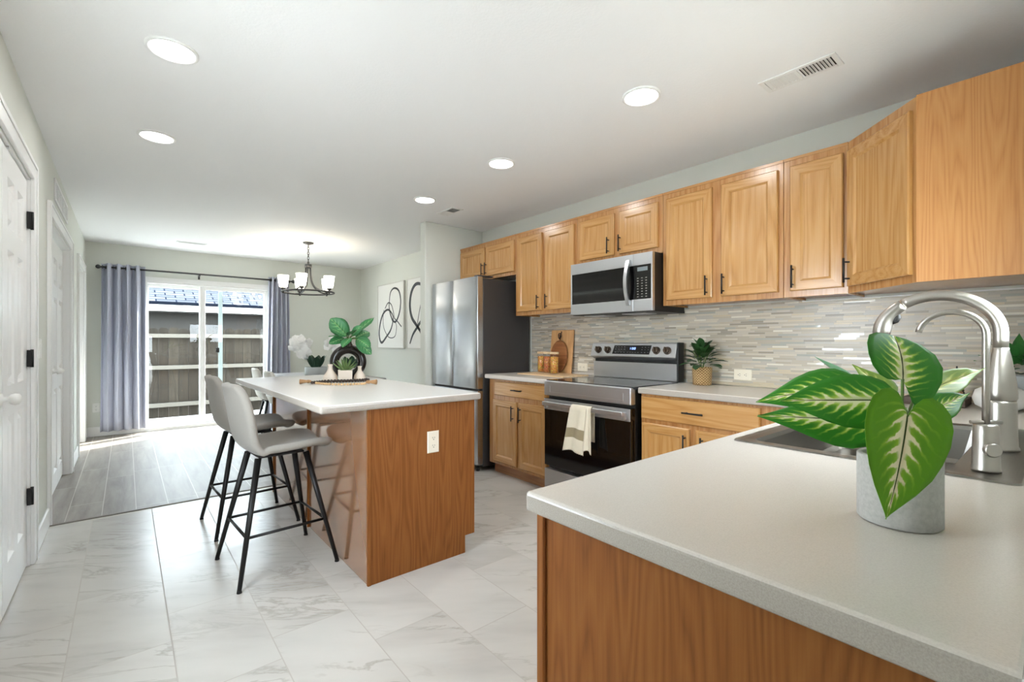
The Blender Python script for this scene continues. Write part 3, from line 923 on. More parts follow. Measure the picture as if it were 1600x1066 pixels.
# island
isl = thing('kitchen_island', 'oak kitchen island with pale overhanging top', 'island', (1.25, 3.2, 0))
IX0, IX1, IY0, IY1 = .92, 1.56, 2.212, 4.11
MB().hexa([(x, y, .001) for x, y in ((IX0 + .012, IY0 + .012), (IX1 - .07, IY0 + .012), (IX1 - .07, IY1), (IX0 + .012, IY1))],
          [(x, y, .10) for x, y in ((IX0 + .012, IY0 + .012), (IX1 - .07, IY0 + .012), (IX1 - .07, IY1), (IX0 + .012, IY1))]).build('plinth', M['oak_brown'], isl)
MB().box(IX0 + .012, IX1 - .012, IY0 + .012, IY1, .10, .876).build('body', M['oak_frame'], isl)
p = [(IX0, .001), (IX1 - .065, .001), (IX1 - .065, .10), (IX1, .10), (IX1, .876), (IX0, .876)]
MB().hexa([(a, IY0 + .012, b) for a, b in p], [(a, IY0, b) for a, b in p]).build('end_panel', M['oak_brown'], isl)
MB().box(IX0, IX0 + .012, IY0 + .012, IY1, .001, .876).build('back_panel', plain('glossy_brown_laminate', (150, 106, 74), .16, 0, 1.0, 1.0), isl)
MB().box(IX0 - .004, IX0, IY0 - .003, IY0 + .012, .001, .876).box(IX0, IX0 + .012, IY0 - .004, IY0, .001, .876).build('corner_strip', M['oak_brown'], isl)
MB().box(IX1 - .012, IX1 + .004, IY0 + .012, IY0 + .03, .10, .876).build('front_stile', M['oak_frame'], isl)
for k in range(3):
    a = IY0 + .04 + k * .62
    cab_door(isl, (IX1 - .012, a, .128), (0, 1, 0), (1, 0, 0), .58, .73, (.04 if k == 1 else .54, .56, .69))
for yv in (3.178, 4.104):
    MB().box(.908, .9195, yv - .006, yv + .006, .001, .876).build('seam_strip', M['oak_brown'], isl)
worktop_mesh([.680, 1.590], [2.182, 4.325], lambda i, j: True, .877, .916).build('worktop', [M['quartz_island'], M['quartz_edge']], isl, bevel=.012, seg=4)  # shade on the island's edges is put into the darker edge colour

# ---------------------------------------------------------------- appliances
fr = thing('refrigerator', 'stainless french-door refrigerator with dark gray sides', 'refrigerator', (2.82, 3.9, 0))
FX, FY0, FY1, FZ = 2.49, 3.494, 4.315, 1.825
MB().box(FX + .078, 3.15, FY0 + .004, FY1 - .004, .04, FZ - .012).build('body', M['fridgeside'], fr, bevel=.006)
def curved_door(name, y0, y1, z0, z1):
    m = MB()
    n = 8
    fl, bl = [], []
    for i in range(n + 1):
        y = y0 + (y1 - y0) * i / n
        e = abs(2 * i / n - 1)
        fl.append((FX + .010 * e ** 4, y)); 
    pts = fl + [(FX + .072, y1), (FX + .072, y0)]
    b = [m.vert((x, y, z0)) for x, y in pts]; t = [m.vert((x, y, z1)) for x, y in pts]
    m.face(b[::-1]); m.face(t)
    for i in range(len(pts)):
        j = (i + 1) % len(pts)
        m.face([b[i], b[j], t[j], t[i]], 0, i < n)
    return m.build(name, M['fridgesteel'], fr, bevel=.003)
curved_door('upper_door', FY0, 3.916, .775, FZ)
curved_door('upper_door', 3.922, FY1, .775, FZ)
curved_door('freezer_drawer', FY0, FY1, .065, .755)
MB().box(FX + .035, FX + .07, FY0 + .01, FY1 - .01, .755, .775).build('gasket', M['black'], fr)
for y in (FY0 + .05, FY1 - .05):
    MB().cyl((FX + .05, y, .001), (FX + .05, y, .04), .018, .014).build('foot', M['black'], fr)
MB().box(FX + .02, FX + .20, FY0 + .01, FY0 + .07, FZ + .001, FZ + .014).build('hinge_cover', M['fridgeside'], fr, bevel=.004)

rg = thing('range', 'stainless electric range with black glass oven door', 'range', (2.82, 2.2, 0))
RX, RY0, RY1 = 2.50, 1.796, 2.604
MB().box(RX + .05, 3.14, RY0 + .004, RY1 - .004, .07, .895).build('body', M['blackplastic'], rg)
MB().box(RX + .02, 3.07, RY0, RY1, .896, .919).build('cooktop', M['cooktop'], rg, bevel=.006)
def zone(x, y, r):
    q = MB()
    n = 48
    a = [q.vert((x + r * math.cos(2 * PI * k / n), y + r * math.sin(2 * PI * k / n), .9196)) for k in range(n)]
    b = [q.vert((x + (r - .003) * math.cos(2 * PI * k / n), y + (r - .003) * math.sin(2 * PI * k / n), .9196)) for k in range(n)]
    for k in range(n): q.face([a[k], a[(k + 1) % n], b[(k + 1) % n], b[k]])
    q.build('burner_ring', plain('gray_ring_print', (110, 112, 116), .3), rg)
for x, y, r in ((2.67, 2.0, .11), (2.67, 2.42, .09), (2.92, 2.0, .08), (2.92, 2.42, .1)): zone(x, y, r)
MB().box(RX - .002, RX + .05, RY0, RY1, .800, .914).build('control_fascia', M['steel'], rg, bevel=.008, seg=3)
mb = MB().box(RX - .006, RX - .002, RY0 + .06, RY1 - .06, .822, .830).box(RX - .006, RX - .002, RY0 + .06, RY0 + .067, .83, .875).box(RX - .006, RX - .002, RY1 - .067, RY1 - .06, .83, .875)
mb.build('fascia_trim', M['steel'], rg)
dr = MB().box(RX, RX + .05, RY0 + .004, RY1 - .004, .262, .778).build('oven_door', M['blackglass'], rg, bevel=.004)
MB().box(RX - .006, RX, RY0 + .004, RY1 - .004, .695, .776).build('door_band', M['steel'], dr, bevel=.002)
mb = MB().box(RX - .055, RX - .032, RY0 + .03, RY1 - .03, .728, .760).box(RX - .034, RX - .006, RY0 + .03, RY0 + .055, .705, .756).box(RX - .034, RX - .006, RY1 - .055, RY1 - .03, .705, .756)
mb.build('handle', M['steel'], dr, bevel=.006, seg=3)
MB().box(RX, RX + .05, RY0 + .004, RY1 - .004, .075, .235).build('storage_drawer', M['steel'], rg, bevel=.004)
MB().box(RX + .06, 3.1, RY0 + .02, RY1 - .02, .001, .07).build('base', M['blackplastic'], rg)
# backguard
def slab_profile(name, prof, y0, y1, mat, parent, bevel=.003):
    return MB().hexa([(x, y0, z) for x, z in prof], [(x, y1, z) for x, z in prof]).build(name, mat, parent, bevel=bevel)
slab_profile('backguard', [(3.085, .92), (3.138, .92), (3.138, 1.05), (3.085, 1.05)], RY0 + .004, RY1 - .004, M['steel'], rg)
slab_profile('vent_slot', [(3.10, 1.05), (3.138, 1.05), (3.138, 1.10), (3.10, 1.10)], RY0 + .01, RY1 - .01, M['blackplastic'], rg)
cp = slab_profile('control_panel', [(3.045, 1.095), (3.09, 1.072), (3.138, 1.072), (3.138, 1.205), (3.075, 1.205)], RY0 + .012, RY1 + .0, M['steel'], rg, .006)
MB().box(3.06, 3.14, RY0 - .004, RY0 + .011, .92, 1.208).build('side_cap', M['blackplastic'], rg, bevel=.005)
def cp_pt(y, z, d=0):
    t = (z - 1.095) / .11
    return Vector((3.045 + .03 * t - d, y, z + d * .27))
mb = MB()
k = [cp_pt(2.375, 1.116, .0008), cp_pt(2.030, 1.116, .0008), cp_pt(2.018, 1.185, .0008), cp_pt(2.363, 1.185, .0008)]
k2 = [cp_pt(2.375, 1.116, .004), cp_pt(2.030, 1.116, .004), cp_pt(2.018, 1.185, .004), cp_pt(2.363, 1.185, .004)]
mb.hexa(k, k2)
dp = mb.build('display', M['blackglass'], cp)
mb = MB()
def dash(y, z, w, h):
    mb.hexa([cp_pt(y, z, .0045), cp_pt(y - w, z, .0045), cp_pt(y - w, z + h, .0045), cp_pt(y, z + h, .0045)], [cp_pt(y, z, .005), cp_pt(y - w, z, .005), cp_pt(y - w, z + h, .005), cp_pt(y, z + h, .005)])
for i in range(4):
    for z in (1.128, 1.152, 1.170):
        dash(2.35 - i * .028, z, .012, .003)
pr_ = plain('gray_print', (150, 150, 154), .5)
mb.build('button_print', pr_, dp)
mb = MB()
for i in range(5): dash(2.23 - i * .024, 1.128, .010, .003)
mb.build('button_print', pr_, dp)
mb = MB()
for i in range(3):
    for z in (1.128, 1.150, 1.168): dash(2.10 - i * .028, z, .008, .003)
mb.build('button_print', pr_, dp)
mb = MB()
dash(2.205, 1.152, .004, .016); dash(2.190, 1.152, .014, .003); dash(2.190, 1.165, .014, .003); dash(2.190, 1.152, .003, .016); dash(2.179, 1.152, .003, .016)
dash(2.170, 1.152, .014, .003); dash(2.170, 1.165, .014, .003); dash(2.170, 1.152, .003, .016); dash(2.159, 1.152, .003, .016)
mb.build('clock_digits', emit('blue_digits', (150, 180, 255), 1.2), dp)
for y in (2.522, 2.425, 1.969, 1.878):
    c0, ax = cp_pt(y, 1.147), (cp_pt(y, 1.147, 1) - cp_pt(y, 1.147)).normalized()
    q = MB().cyl(c0, c0 + ax * .010, .030, .029, 24).cyl(c0 + ax * .010, c0 + ax * .030, .024, .022, 24)
    b = q.build('knob', M['knobmetal'], cp, bevel=.002)
    g = MB()
    u1, u2 = Vector((0, 1, 0)), Vector((.26, 0, .96))
    e = c0 + ax * .030
    dd = (u2 + u1 * .35).normalized(); ss = ax.cross(dd)
    g.hexa([e + dd * .020 + ss * .005, e - dd * .020 + ss * .005, e - dd * .020 - ss * .005, e + dd * .020 - ss * .005],
           [e + dd * .020 + ss * .004 + ax * .012, e - dd * .020 + ss * .004 + ax * .012, e - dd * .020 - ss * .004 + ax * .012, e + dd * .020 - ss * .004 + ax * .012])
    g.build('grip', M['knobmetal'], b)

mw = thing('microwave', 'stainless over-the-range microwave with black glass window', 'microwave', (2.96, 2.18, 1.425))
MX, MY0, MY1, MZ0, MZ1 = 2.75, 1.803, 2.556, 1.428, 1.832
MB().box(MX + .03, 3.165, MY0 + .003, MY1 - .003, MZ0 + .012, MZ1).build('body', M['blackplastic'], mw)
md = MB()
SEAM = 1.985 - .025
# door: stainless frame round a black window
f = frame_map((MX + .03, MY1, MZ0), (0, -1, 0), (-1, 0, 0))
DW, DH = MY1 - SEAM, MZ1 - MZ0
md.box(MX, MX + .03, SEAM + .001, MY1, MZ0, MZ0 + .083).box(MX, MX + .03, SEAM + .001, MY1, MZ1 - .083, MZ1).box(MX, MX + .03, MY1 - .012, MY1, MZ0 + .083, MZ1 - .083)
dd = md.build('door', M['steel'], mw, bevel=.002)
MB().box(MX + .003, MX + .03, SEAM + .001, MY1 - .012, MZ0 + .083, MZ1 - .083).build('window', M['blackglass'], dd)
hp = [(MX - .012 - .034 * math.sin(PI * i / 14), 1.992 , MZ0 + .045 + (DH - .085) * i / 14) for i in range(15)]
q = MB()
for i in range(14):
    (x0, y0, z0), (x1, y1, z1) = hp[i], hp[i + 1]
    q.hexa([(x0 - .008, y0 - .014, z0), (x0 + .010, y0 - .014, z0), (x0 + .010, y0 + .014, z0), (x0 - .008, y0 + .014, z0)],
           [(x1 - .008, y1 - .014, z1), (x1 + .010, y1 - .014, z1), (x1 + .010, y1 + .014, z1), (x1 - .008, y1 + .014, z1)])
q.box(MX - .014, MX, 1.980, 2.004, MZ0 + .045, MZ0 + .075).box(MX - .014, MX, 1.980, 2.004, MZ1 - .07, MZ1 - .04)
q.build('handle', M['steel'], dd)
pm = MB().box(MX, MX + .03, MY0, SEAM - .001, MZ0, MZ0 + .083).box(MX, MX + .03, MY0, SEAM - .001, MZ1 - .083, MZ1).box(MX, MX + .03, MY0, MY0 + .012, MZ0 + .083, MZ1 - .083)
pp_ = pm.build('control_frame', M['steel'], mw, bevel=.002)
cpn = MB().box(MX + .002, MX + .03, MY0 + .012, SEAM - .001, MZ0 + .083, MZ1 - .083).build('keypad', M['blackglass'], mw)
mb = MB()
for r in range(8):
    for c in range(3):
        mb.box(MX + .001, MX + .0019, 1.915 - c * .034, 1.915 - c * .034 + .012, MZ0 + .098 + r * .0185, MZ0 + .098 + r * .0185 + .005)
mb.build('key_print', plain('key_gray', (140, 138, 132), .5), cpn)
MB().box(MX + .001, MX + .0019, 1.842, 1.925, MZ1 - .125, MZ1 - .097).build('screen', plain('gray_lcd', (120, 128, 132), .3), cpn)
MB().box(MX + .03, 3.165, MY0, MY1, MZ0 - .004, MZ0 + .0118).build('bottom_plate', M['blackplastic'], mw)
for y in (1.93, 2.30): MB().box(MX + .10, MX + .25, y, y + .2, MZ0 - .010, MZ0 - .0042).build('grease_filter', M['steel'], mw)

# sink (drop-in, stainless)
sk = thing('sink', 'stainless drop-in sink in the near worktop', 'sink', (1.84, .35, .79))
SXa, SXb, SYa, SYb = 1.392, 2.290, .055, .642
BXa, BXb, BYa, BYb = 1.440, 2.250, .170, .602
m = MB()
def rr(x0, x1, y0, y1, r, z, n=5):
    out = []
    for cx, cy, a0 in ((x1 - r, y1 - r, 0), (x0 + r, y1 - r, 90), (x0 + r, y0 + r, 180), (x1 - r, y0 + r, 270)):
        for i in range(n + 1):
            a = math.radians(a0 + 90 * i / n)
            out.append((cx + r * math.cos(a), cy + r * math.sin(a), z))
    return out
loops = [rr(SXa, SXb, SYa, SYb, .02, .9165), rr(SXa + .003, SXb - .003, SYa + .003, SYb - .003, .02, .9205), rr(SXa + .022, SXb - .022, SYa + .02, SYb - .022, .02, .9205),
         rr(BXa, BXb, BYa, BYb, .03, .9175), rr(BXa + .004, BXb - .004, BYa + .004, BYb - .004, .035, .905), rr(BXa + .012, BXb - .012, BYa + .012, BYb - .012, .05, .80),
         rr(BXa + .03, BXb - .03, BYa + .03, BYb - .03, .05, .786)]
idl = m.rings(loops, None, True)
for i in range(len(m.sm)): m.sm[i] = False
m.build('basin', M['sinksteel'], sk)
MB().lathe([(0, .002), (.03, .002), (.042, .004), (.045, .0005)], (1.85, .385, .786), 24).build('drain', M['chrome'], sk)

# pull-down kitchen faucet
fa = thing('kitchen_faucet', 'tall brushed-nickel pull-down faucet behind the sink', 'faucet', (1.81, .112, .9215))
fx, fy, z0 = 1.81, .112, .9215
MB().lathe([(0, 0), (.036, 0), (.036, .006), (.033, .012), (.0315, .06), (.031, .125), (.030, .132), (0, .132)], (fx, fy, z0), 32).build('base', M['nickel'], fa)
MB().lathe([(.029, .133), (.0325, .140), (.0325, .155), (.029, .19), (.021, .245), (.0165, .268), (.0158, .274), (0, .276)], (fx, fy, z0), 32).build('collar', M['nickel'], fa)
R_, cz = .128, z0 + .3145
def arc_pt(d):
    a = PI - math.radians(d)
    return Vector((fx, fy + R_ + R_ * math.cos(a), cz + R_ * .86 * math.sin(a)))
arc = [Vector((fx, fy, z0 + .27)), Vector((fx, fy, z0 + .295))] + [arc_pt(d) for d in range(0, 129, 6)]
MB().tube(arc, .0155, 20).build('spout', M['nickel'], fa)
hp = [arc_pt(d) for d in range(127, 187, 5)]
hn = len(hp)
hd = MB().tube(hp, [.0165 + .0065 * min(1, i / (hn - 4)) - (.003 if i == hn - 1 else 0) for i in range(hn)], 20).build('spray_head', M['nickel'], fa)
def inner(d, off):
    p = arc_pt(d); c = Vector((fx, fy + R_, cz))
    return p + (c - p).normalized() * off
MB().tube([inner(140, .013), inner(146, .020), inner(154, .022), inner(160, .018)], [.004, .009, .009, .005], 12).build('button', M['blackplastic'], hd)
MB().tube([(fx + .03, fy, z0 + .08), (fx + .05, fy, z0 + .085), (fx + .075, fy - .005, z0 + .14)], [.012, .011, .007], 12).build('lever', M['nickel'], fa)
# small filtered-water faucet
fb = thing('filter_faucet', 'small brushed-nickel filtered-water faucet in front of the tall faucet', 'faucet', (1.487, .115, .9215))
fx, fy = 1.487, .115
MB().lathe([(0, 0), (.025, 0), (.025, .004), (.0235, .008), (.0225, .070), (.0215, .100), (.019, .104), (0, .105)], (fx, fy, z0), 28).build('body', M['nickel'], fb)
kd = Vector((-.86, -.5, 0)).normalized()
kc = Vector((fx, fy, z0 + .050))
MB().tube([kc + kd * .012, kc + kd * .027, kc + kd * .030], [.0155, .0155, .013], 20).build('valve_knob', M['nickel'], fb)
ld_ = Vector((.62, -.78, 0)).normalized()
MB().tube([Vector((fx, fy, z0 + .108)) - ld_ * .030, Vector((fx, fy, z0 + .109)) + ld_ * .030], .0042, 10).build('lever', M['nickel'], fb)
r_ = .058
arc = [(fx, fy, z0 + .104), (fx, fy, z0 + .20), (fx, fy, z0 + .29)]
for i in range(0, 19):
    a = PI - math.radians(172) * i / 18
    arc.append((fx, fy + r_ + r_ * math.cos(a), z0 + .305 + r_ * .95 * math.sin(a)))
MB().tube(arc, .0068, 14).build('spout', M['nickel'], fb)

# ---------------------------------------------------------------- stools and chairs
def shell_pt(prof, s, t):
    """prof: list of (x, z, halfwidth, forward wrap)"""
    n = len(prof) - 1
    q = min(max(s * n, 0), n - 1e-6); i = int(q); k = q - i
    p0 = prof[max(i - 1, 0)]; p1 = prof[i]; p2 = prof[i + 1]; p3 = prof[min(i + 2, n)]
    o = []
    for a, b, c, d in zip(p0, p1, p2, p3):
        o.append(.5 * ((2 * b) + (-a + c) * k + (2 * a - 5 * b + 4 * c - d) * k * k + (-a + 3 * b - 3 * c + d) * k ** 3))
    x, z, w, wr = o
    y = t * w
    e = abs(t) ** 2.2
    return (x + wr * e * .9, y, z + (.035 * e if s < .45 else 0))

def shell_seat(root, name, prof, mat, th=.04):
    m = MB()
    NU, NV = 22, 12
    m.grid(lambda u, v: shell_pt(prof, u, v * 2 - 1), NU, NV)
    return m.build(name, mat, root, solid=th, sub=1, offset=0)

STOOL = [(.238, .612, .165, 0), (.215, .636, .195, 0), (.12, .640, .208, 0), (-.02, .632, .212, 0), (-.12, .640, .212, .01), (-.175, .69, .208, .03),
         (-.20, .78, .205, .045), (-.215, .87, .198, .045), (-.228, .95, .178, .035), (-.238, .995, .115, .015)]
def make_stool(label, loc, rot):
    t = thing('bar_stool', label, 'stool', (0, 0, 0), 'gray shell bar stools at the island')
    shell_seat(t, 'seat_shell', STOOL, M['stool'])
    MB().box(-.115, .115, -.095, .095, .600, .612).build('seat_plate', M['black'], t, bevel=.004)
    top, bot = {}, {}
    for sx in (-1, 1):
        for sy in (-1, 1):
            a, b = Vector((sx * .12, sy * .10, .604)), Vector((sx * .238, sy * .238, .012))
            lg = MB().tube([a, b], [.0165, .0105], 14).build('leg', M['black'], t)
            MB().cyl((b.x, b.y, .001), (b.x, b.y, .016), .012, .010, 12).build('foot_cap', M['rubber'], lg)
            k = (.604 - .235) / (.604 - .012)
            top[(sx, sy)] = a.lerp(b, k)
    for a, b in (((-1, -1), (1, -1)), ((1, -1), (1, 1)), ((1, 1), (-1, 1)), ((-1, 1), (-1, -1))):
        MB().tube([top[a], top[b]], .0075, 10).build('stretcher', M['black'], t)
    t.location = loc; t.rotation_euler = (0, 0, rot)
    return t
st1 = make_stool('gray shell bar stool at the near end of the island', (.641, 2.803, 0), math.radians(3.5))
st2 = dup(st1, (.645, 3.557, 0), math.radians(3.0), 'gray shell bar stool behind the nearer stool, toward the patio door')

CHAIR = [(.245, .455, .17, 0), (.21, .480, .205, 0), (.10, .478, .222, 0), (-.04, .470, .225, 0), (-.14, .480, .222, .01), (-.19, .53, .215, .03),
         (-.215, .62, .21, .045), (-.23, .72, .20, .045), (-.245, .82, .18, .035), (-.252, .875, .12, .015)]
def make_chair(label, loc, rot):
    t = thing('dining_chair', label, 'chair', (0, 0, 0), 'white shell dining chairs')
    shell_seat(t, 'seat_shell', CHAIR, M['chairfab'])
    MB().box(-.13, .13, -.12, .12, .436, .450).build('seat_plate', M['black'], t, bevel=.004)
    for sx in (-1, 1):
        for sy in (-1, 1):
            MB().tube([(sx * .11, sy * .10, .444), (sx * .205, sy * .205, .003)], [.016, .010], 12).build('leg', M['black'], t)
    t.location = loc; t.rotation_euler = (0, 0, rot)
    return t
ch1 = make_chair('white shell dining chair nearer the island, right of the patio door', (1.50, 5.95, 0), .05)
ch2 = dup(ch1, (1.52, 6.75, 0), .0, 'white shell dining chair farther back at the dining table')

dt = thing('dining_table', 'gray dining table beneath the chandelier', 'table', (2.05, 6.4, 0))
MB().box(1.62, 2.50, 5.45, 7.35, .725, .76).build('tabletop', M['tabletop'], dt, bevel=.004)
for x in (1.68, 2.44):
    for y in (5.52, 7.28):
        MB().box(x - .03, x + .03, y - .03, y + .03, .001, .724).build('leg', M['black'], dt, bevel=.004)

# ---------------------------------------------------------------- curtains and rod
cr = thing('curtain_rod', 'thin dark curtain rod above the patio door', 'curtain rod', (.85, 7.87, 2.18))
MB().tube([(-.26, 7.86, 2.172), (2.02, 7.86, 2.172)], .0115, 14).build('rod', M['bronze'], cr)
for x in (-.275, 2.035): MB().sphere((x, 7.86, 2.172), .026, 8).build('finial', M['bronze'], cr)
for x in (.80, -.20, 1.98):
    MB().box(x - .008, x + .008, 7.86, YF - .001, 2.150, 2.166).box(x - .012, x + .012, YF - .006, YF - .001, 2.11, 2.17).build('bracket', M['bronze'], cr)
def curtain(label, x0, x1, zb, folds, flare=.0):
    t = thing('curtain', label, 'curtain', ((x0 + x1) / 2, 7.86, zb), 'blue-gray grommet curtains')
    m = MB()
    def fn(u, v):
        z = zb + (2.218 - zb) * v
        sp = 1 + flare * (1 - v)
        x = (x0 + x1) / 2 + (u - .5) * (x1 - x0) * sp
        ph = u * folds * 2 * PI
        a = .062 * (1 - .15 * (1 - v))
        y = 7.862 + a * math.sin(ph) + .006 * math.sin(ph * 2.3 + 4 * v)
        return (x + .006 * math.sin(ph * 2 + v * 2), y, z)
    m.grid(fn, int(folds * 18), 16)
    cl = m.build('cloth', M['curtain'], t, solid=.004)
    for i in range(int(folds * 2)):
        u = (i + .5) / (folds * 2)
        # grommet rings sit where the cloth crosses the rod
        x = x0 + (x1 - x0) * (i / (folds * 2))
        if i == 0: x += .012
        ring = [(x, 7.862 + .021 * math.cos(2 * PI * k / 16), 2.172 + .021 * math.sin(2 * PI * k / 16)) for k in range(16)]
        MB().tube(ring, .0045, 8, closed=True).build('grommet', M['bronze'], t)
    return t
curtain('blue-gray curtain left of the patio door', -.245, .185, .065, 4.5, .04)
curtain('blue-gray curtain right of the patio door', 1.69, 1.96, .065, 4.5, .28)

# ---------------------------------------------------------------- ceiling fixtures
def downlight(label, x, y):
    t = thing('recessed_light', label, 'ceiling light', (x, y, H), 'round recessed ceiling lights')
    MB().lathe([(.098, 0), (.098, -.007), (.092, -.010), (.086, -.010), (.082, -.0065), (.082, 0)], (x, y, H - .0005), 40).build('trim_ring', M['white'], t)
    MB().lathe([(.0825, -.006), (.05, -.0075), (0, -.008)], (x, y, H - .0005), 40).build('lens', M['lamp'], t)
    ld = bpy.data.lights.new('recessed_lamp', 'AREA')
    ld.shape = 'DISK'; ld.size = .16; ld.energy = LAMP_W; ld.color = (1, .99, .975)
    lo = bpy.data.objects.new('recessed_lamp', ld); C.objects.link(lo)
    lo.location = (x, y, H - .013)
    return t
downlight('recessed ceiling light at upper left, nearest the camera', .155, 2.515)
downlight('recessed ceiling light above the bar stools, farther of the left two', .146, 3.631)
downlight('recessed ceiling light nearest the big ceiling vent', 2.062, 1.418)
downlight('recessed ceiling light in front of the microwave, middle of the right row', 2.063, 2.594)
downlight('recessed ceiling light beside the small ceiling vent', 2.064, 3.696)

def ceil_vent(label, x, y, lx, ly, n):
    t = thing('ceiling_vent', label, 'vent', (x, y, H), 'white ceiling air vents')
    z = H - .0005
    m = MB().box(x - lx / 2, x + lx / 2, y - ly / 2, y - ly / 2 + .022, z - .006, z).box(x - lx / 2, x + lx / 2, y + ly / 2 - .022, y + ly / 2, z - .006, z)
    m.box(x - lx / 2, x - lx / 2 + .022, y - ly / 2 + .022, y + ly / 2 - .022, z - .006, z).box(x + lx / 2 - .022, x + lx / 2, y - ly / 2 + .022, y + ly / 2 - .022, z - .006, z)
    m.build('frame', M['white'], t, bevel=.002)
    MB().box(x - lx / 2 + .02, x + lx / 2 - .02, y - ly / 2 + .02, y + ly / 2 - .02, z - .0012, z).build('backing', M['slot'], t)
    a, b = y - ly / 2 + .026, y + ly / 2 - .026
    for i in range(n):
        yy = a + (b - a) * (i + .5) / n
        d = .0055 if i < n / 2 else -.0055
        q = MB().hexa([(x - lx / 2 + .02, yy - d - .001, z - .0075), (x + lx / 2 - .02, yy - d - .001, z - .0075), (x + lx / 2 - .02, yy - d + .001, z - .0075), (x - lx / 2 + .02, yy - d + .001, z - .0075)],
                      [(x - lx / 2 + .02, yy + d - .001, z - .0014), (x + lx / 2 - .02, yy + d - .001, z - .0014), (x + lx / 2 - .02, yy + d + .001, z - .0014), (x - lx / 2 + .02, yy + d + .001, z - .0014)])
        q.build('slat', M['white'], t)
    return t
ceil_vent('white ceiling air vent near the tall cabinets at upper right', 2.468, .814, .135, .325, 20)
ceil_vent('small white ceiling air vent above the refrigerator side wall', 2.438, 3.875, .135, .285, 18)
ceil_vent('slim white ceiling air vent near the patio door', .65, 7.25, .32, .12, 6)

rv = thing('wall_vent', 'white return-air grille above the bifold closet door', 'vent', (XL, 5.12, 2.25))
vy0, vy1, vz0, vz1 = 4.66, 5.56, 2.235, 2.395
MB().box(XL, XL + .010, vy0, vy1, vz0, vz0 + .022).box(XL, XL + .010, vy0, vy1, vz1 - .022, vz1).box(XL, XL + .010, vy0, vy0 + .022, vz0 + .022, vz1 - .022).box(XL, XL + .010, vy1 - .022, vy1, vz0 + .022, vz1 - .022).build('frame', M['white'], rv, bevel=.003)
mb = MB()
for k in range(1, 5): mb.box(XL, XL + .009, vy0 + .18 * k - .006, vy0 + .18 * k + .006, vz0 + .022, vz1 - .022)
for k in range(9): mb.box(XL + .001, XL + .006, vy0 + .022, vy1 - .022, vz0 + .026 + k * .013, vz0 + .032 + k * .013)
mb.build('louver', M['white'], rv)
MB().box(XL + .0002, XL + .001, vy0 + .02, vy1 - .02, vz0 + .02, vz1 - .02).build('backing', plain('vent_gray', (120, 120, 118), .7), rv)

# ---------------------------------------------------------------- chandelier
cx, cy = 1.80, 6.25
cd = thing('chandelier', 'dark metal chandelier with five frosted glass shades over the dining table', 'chandelier', (cx, cy, 1.85))
MB().lathe([(0, -.03), (.02, -.028), (.06, -.016), (.066, -.004), (.066, 0)], (cx, cy, H - .0005), 28).build('canopy', M['bronze'], cd)
mb = MB()
zc = H - .03
i = 0
while zc > 2.245:
    pts = [(cx + (.011 * math.cos(2 * PI * k / 12) if i % 2 else 0), cy + (0 if i % 2 else .011 * math.cos(2 * PI * k / 12)), zc - .016 + .020 * math.sin(2 * PI * k / 12)) for k in range(12)]
    mb.tube(pts, .0032, 6, closed=True); zc -= .031; i += 1
mb.build('chain', M['bronze'], cd)
MB().lathe([(0, .04), (.012, .035), (.012, .012), (.040, .008), (.044, 0), (.044, -.03), (.030, -.04), (0, -.04)], (cx, cy, 2.205), 24).build('hub', M['bronze'], cd)
MB().tube([(cx + .31 * math.cos(2 * PI * k / 48), cy + .31 * math.sin(2 * PI * k / 48), 1.853) for k in range(48)], .011, 10, closed=True).build('ring', M['bronze'], cd)
fwd = math.atan2(-cy, -cx)
for k in range(5):
    a = fwd + math.radians(-15 + 72 * k)
    ca, sa = math.cos(a), math.sin(a)
    pth = []
    for t_ in range(13):
        q = t_ / 12
        r = .03 + .275 * q ** 2.6
        z = 2.175 - .315 * (1 - (1 - q) ** 1.9)
        pth.append((cx + r * ca, cy + r * sa, z))
    MB().tube(pth, .009, 8).build('arm', M['bronze'], cd)
    sx, sy = cx + .29 * ca, cy + .29 * sa
    MB().lathe([(0, -.03), (.010, -.028), (.010, .0), (.012, .015), (.026, .020), (.028, .045), (0, .045)], (sx, sy, 1.858), 18).build('socket', M['bronze'], cd)
    MB().lathe([(.03, .0), (.046, .004), (.054, .05), (.066, .15), (.063, .15), (.051, .05), (.043, .008), (.03, .004)], (sx, sy, 1.904), 28).build('lamp_shade', M['shade'], cd)
    ld = bpy.data.lights.new('chandelier_bulb', 'POINT'); ld.energy = .6; ld.shadow_soft_size = .03; ld.color = (1, .9, .75)
    lo = bpy.data.objects.new('chandelier_bulb', ld); C.objects.link(lo); lo.location = (sx, sy, 2.09)

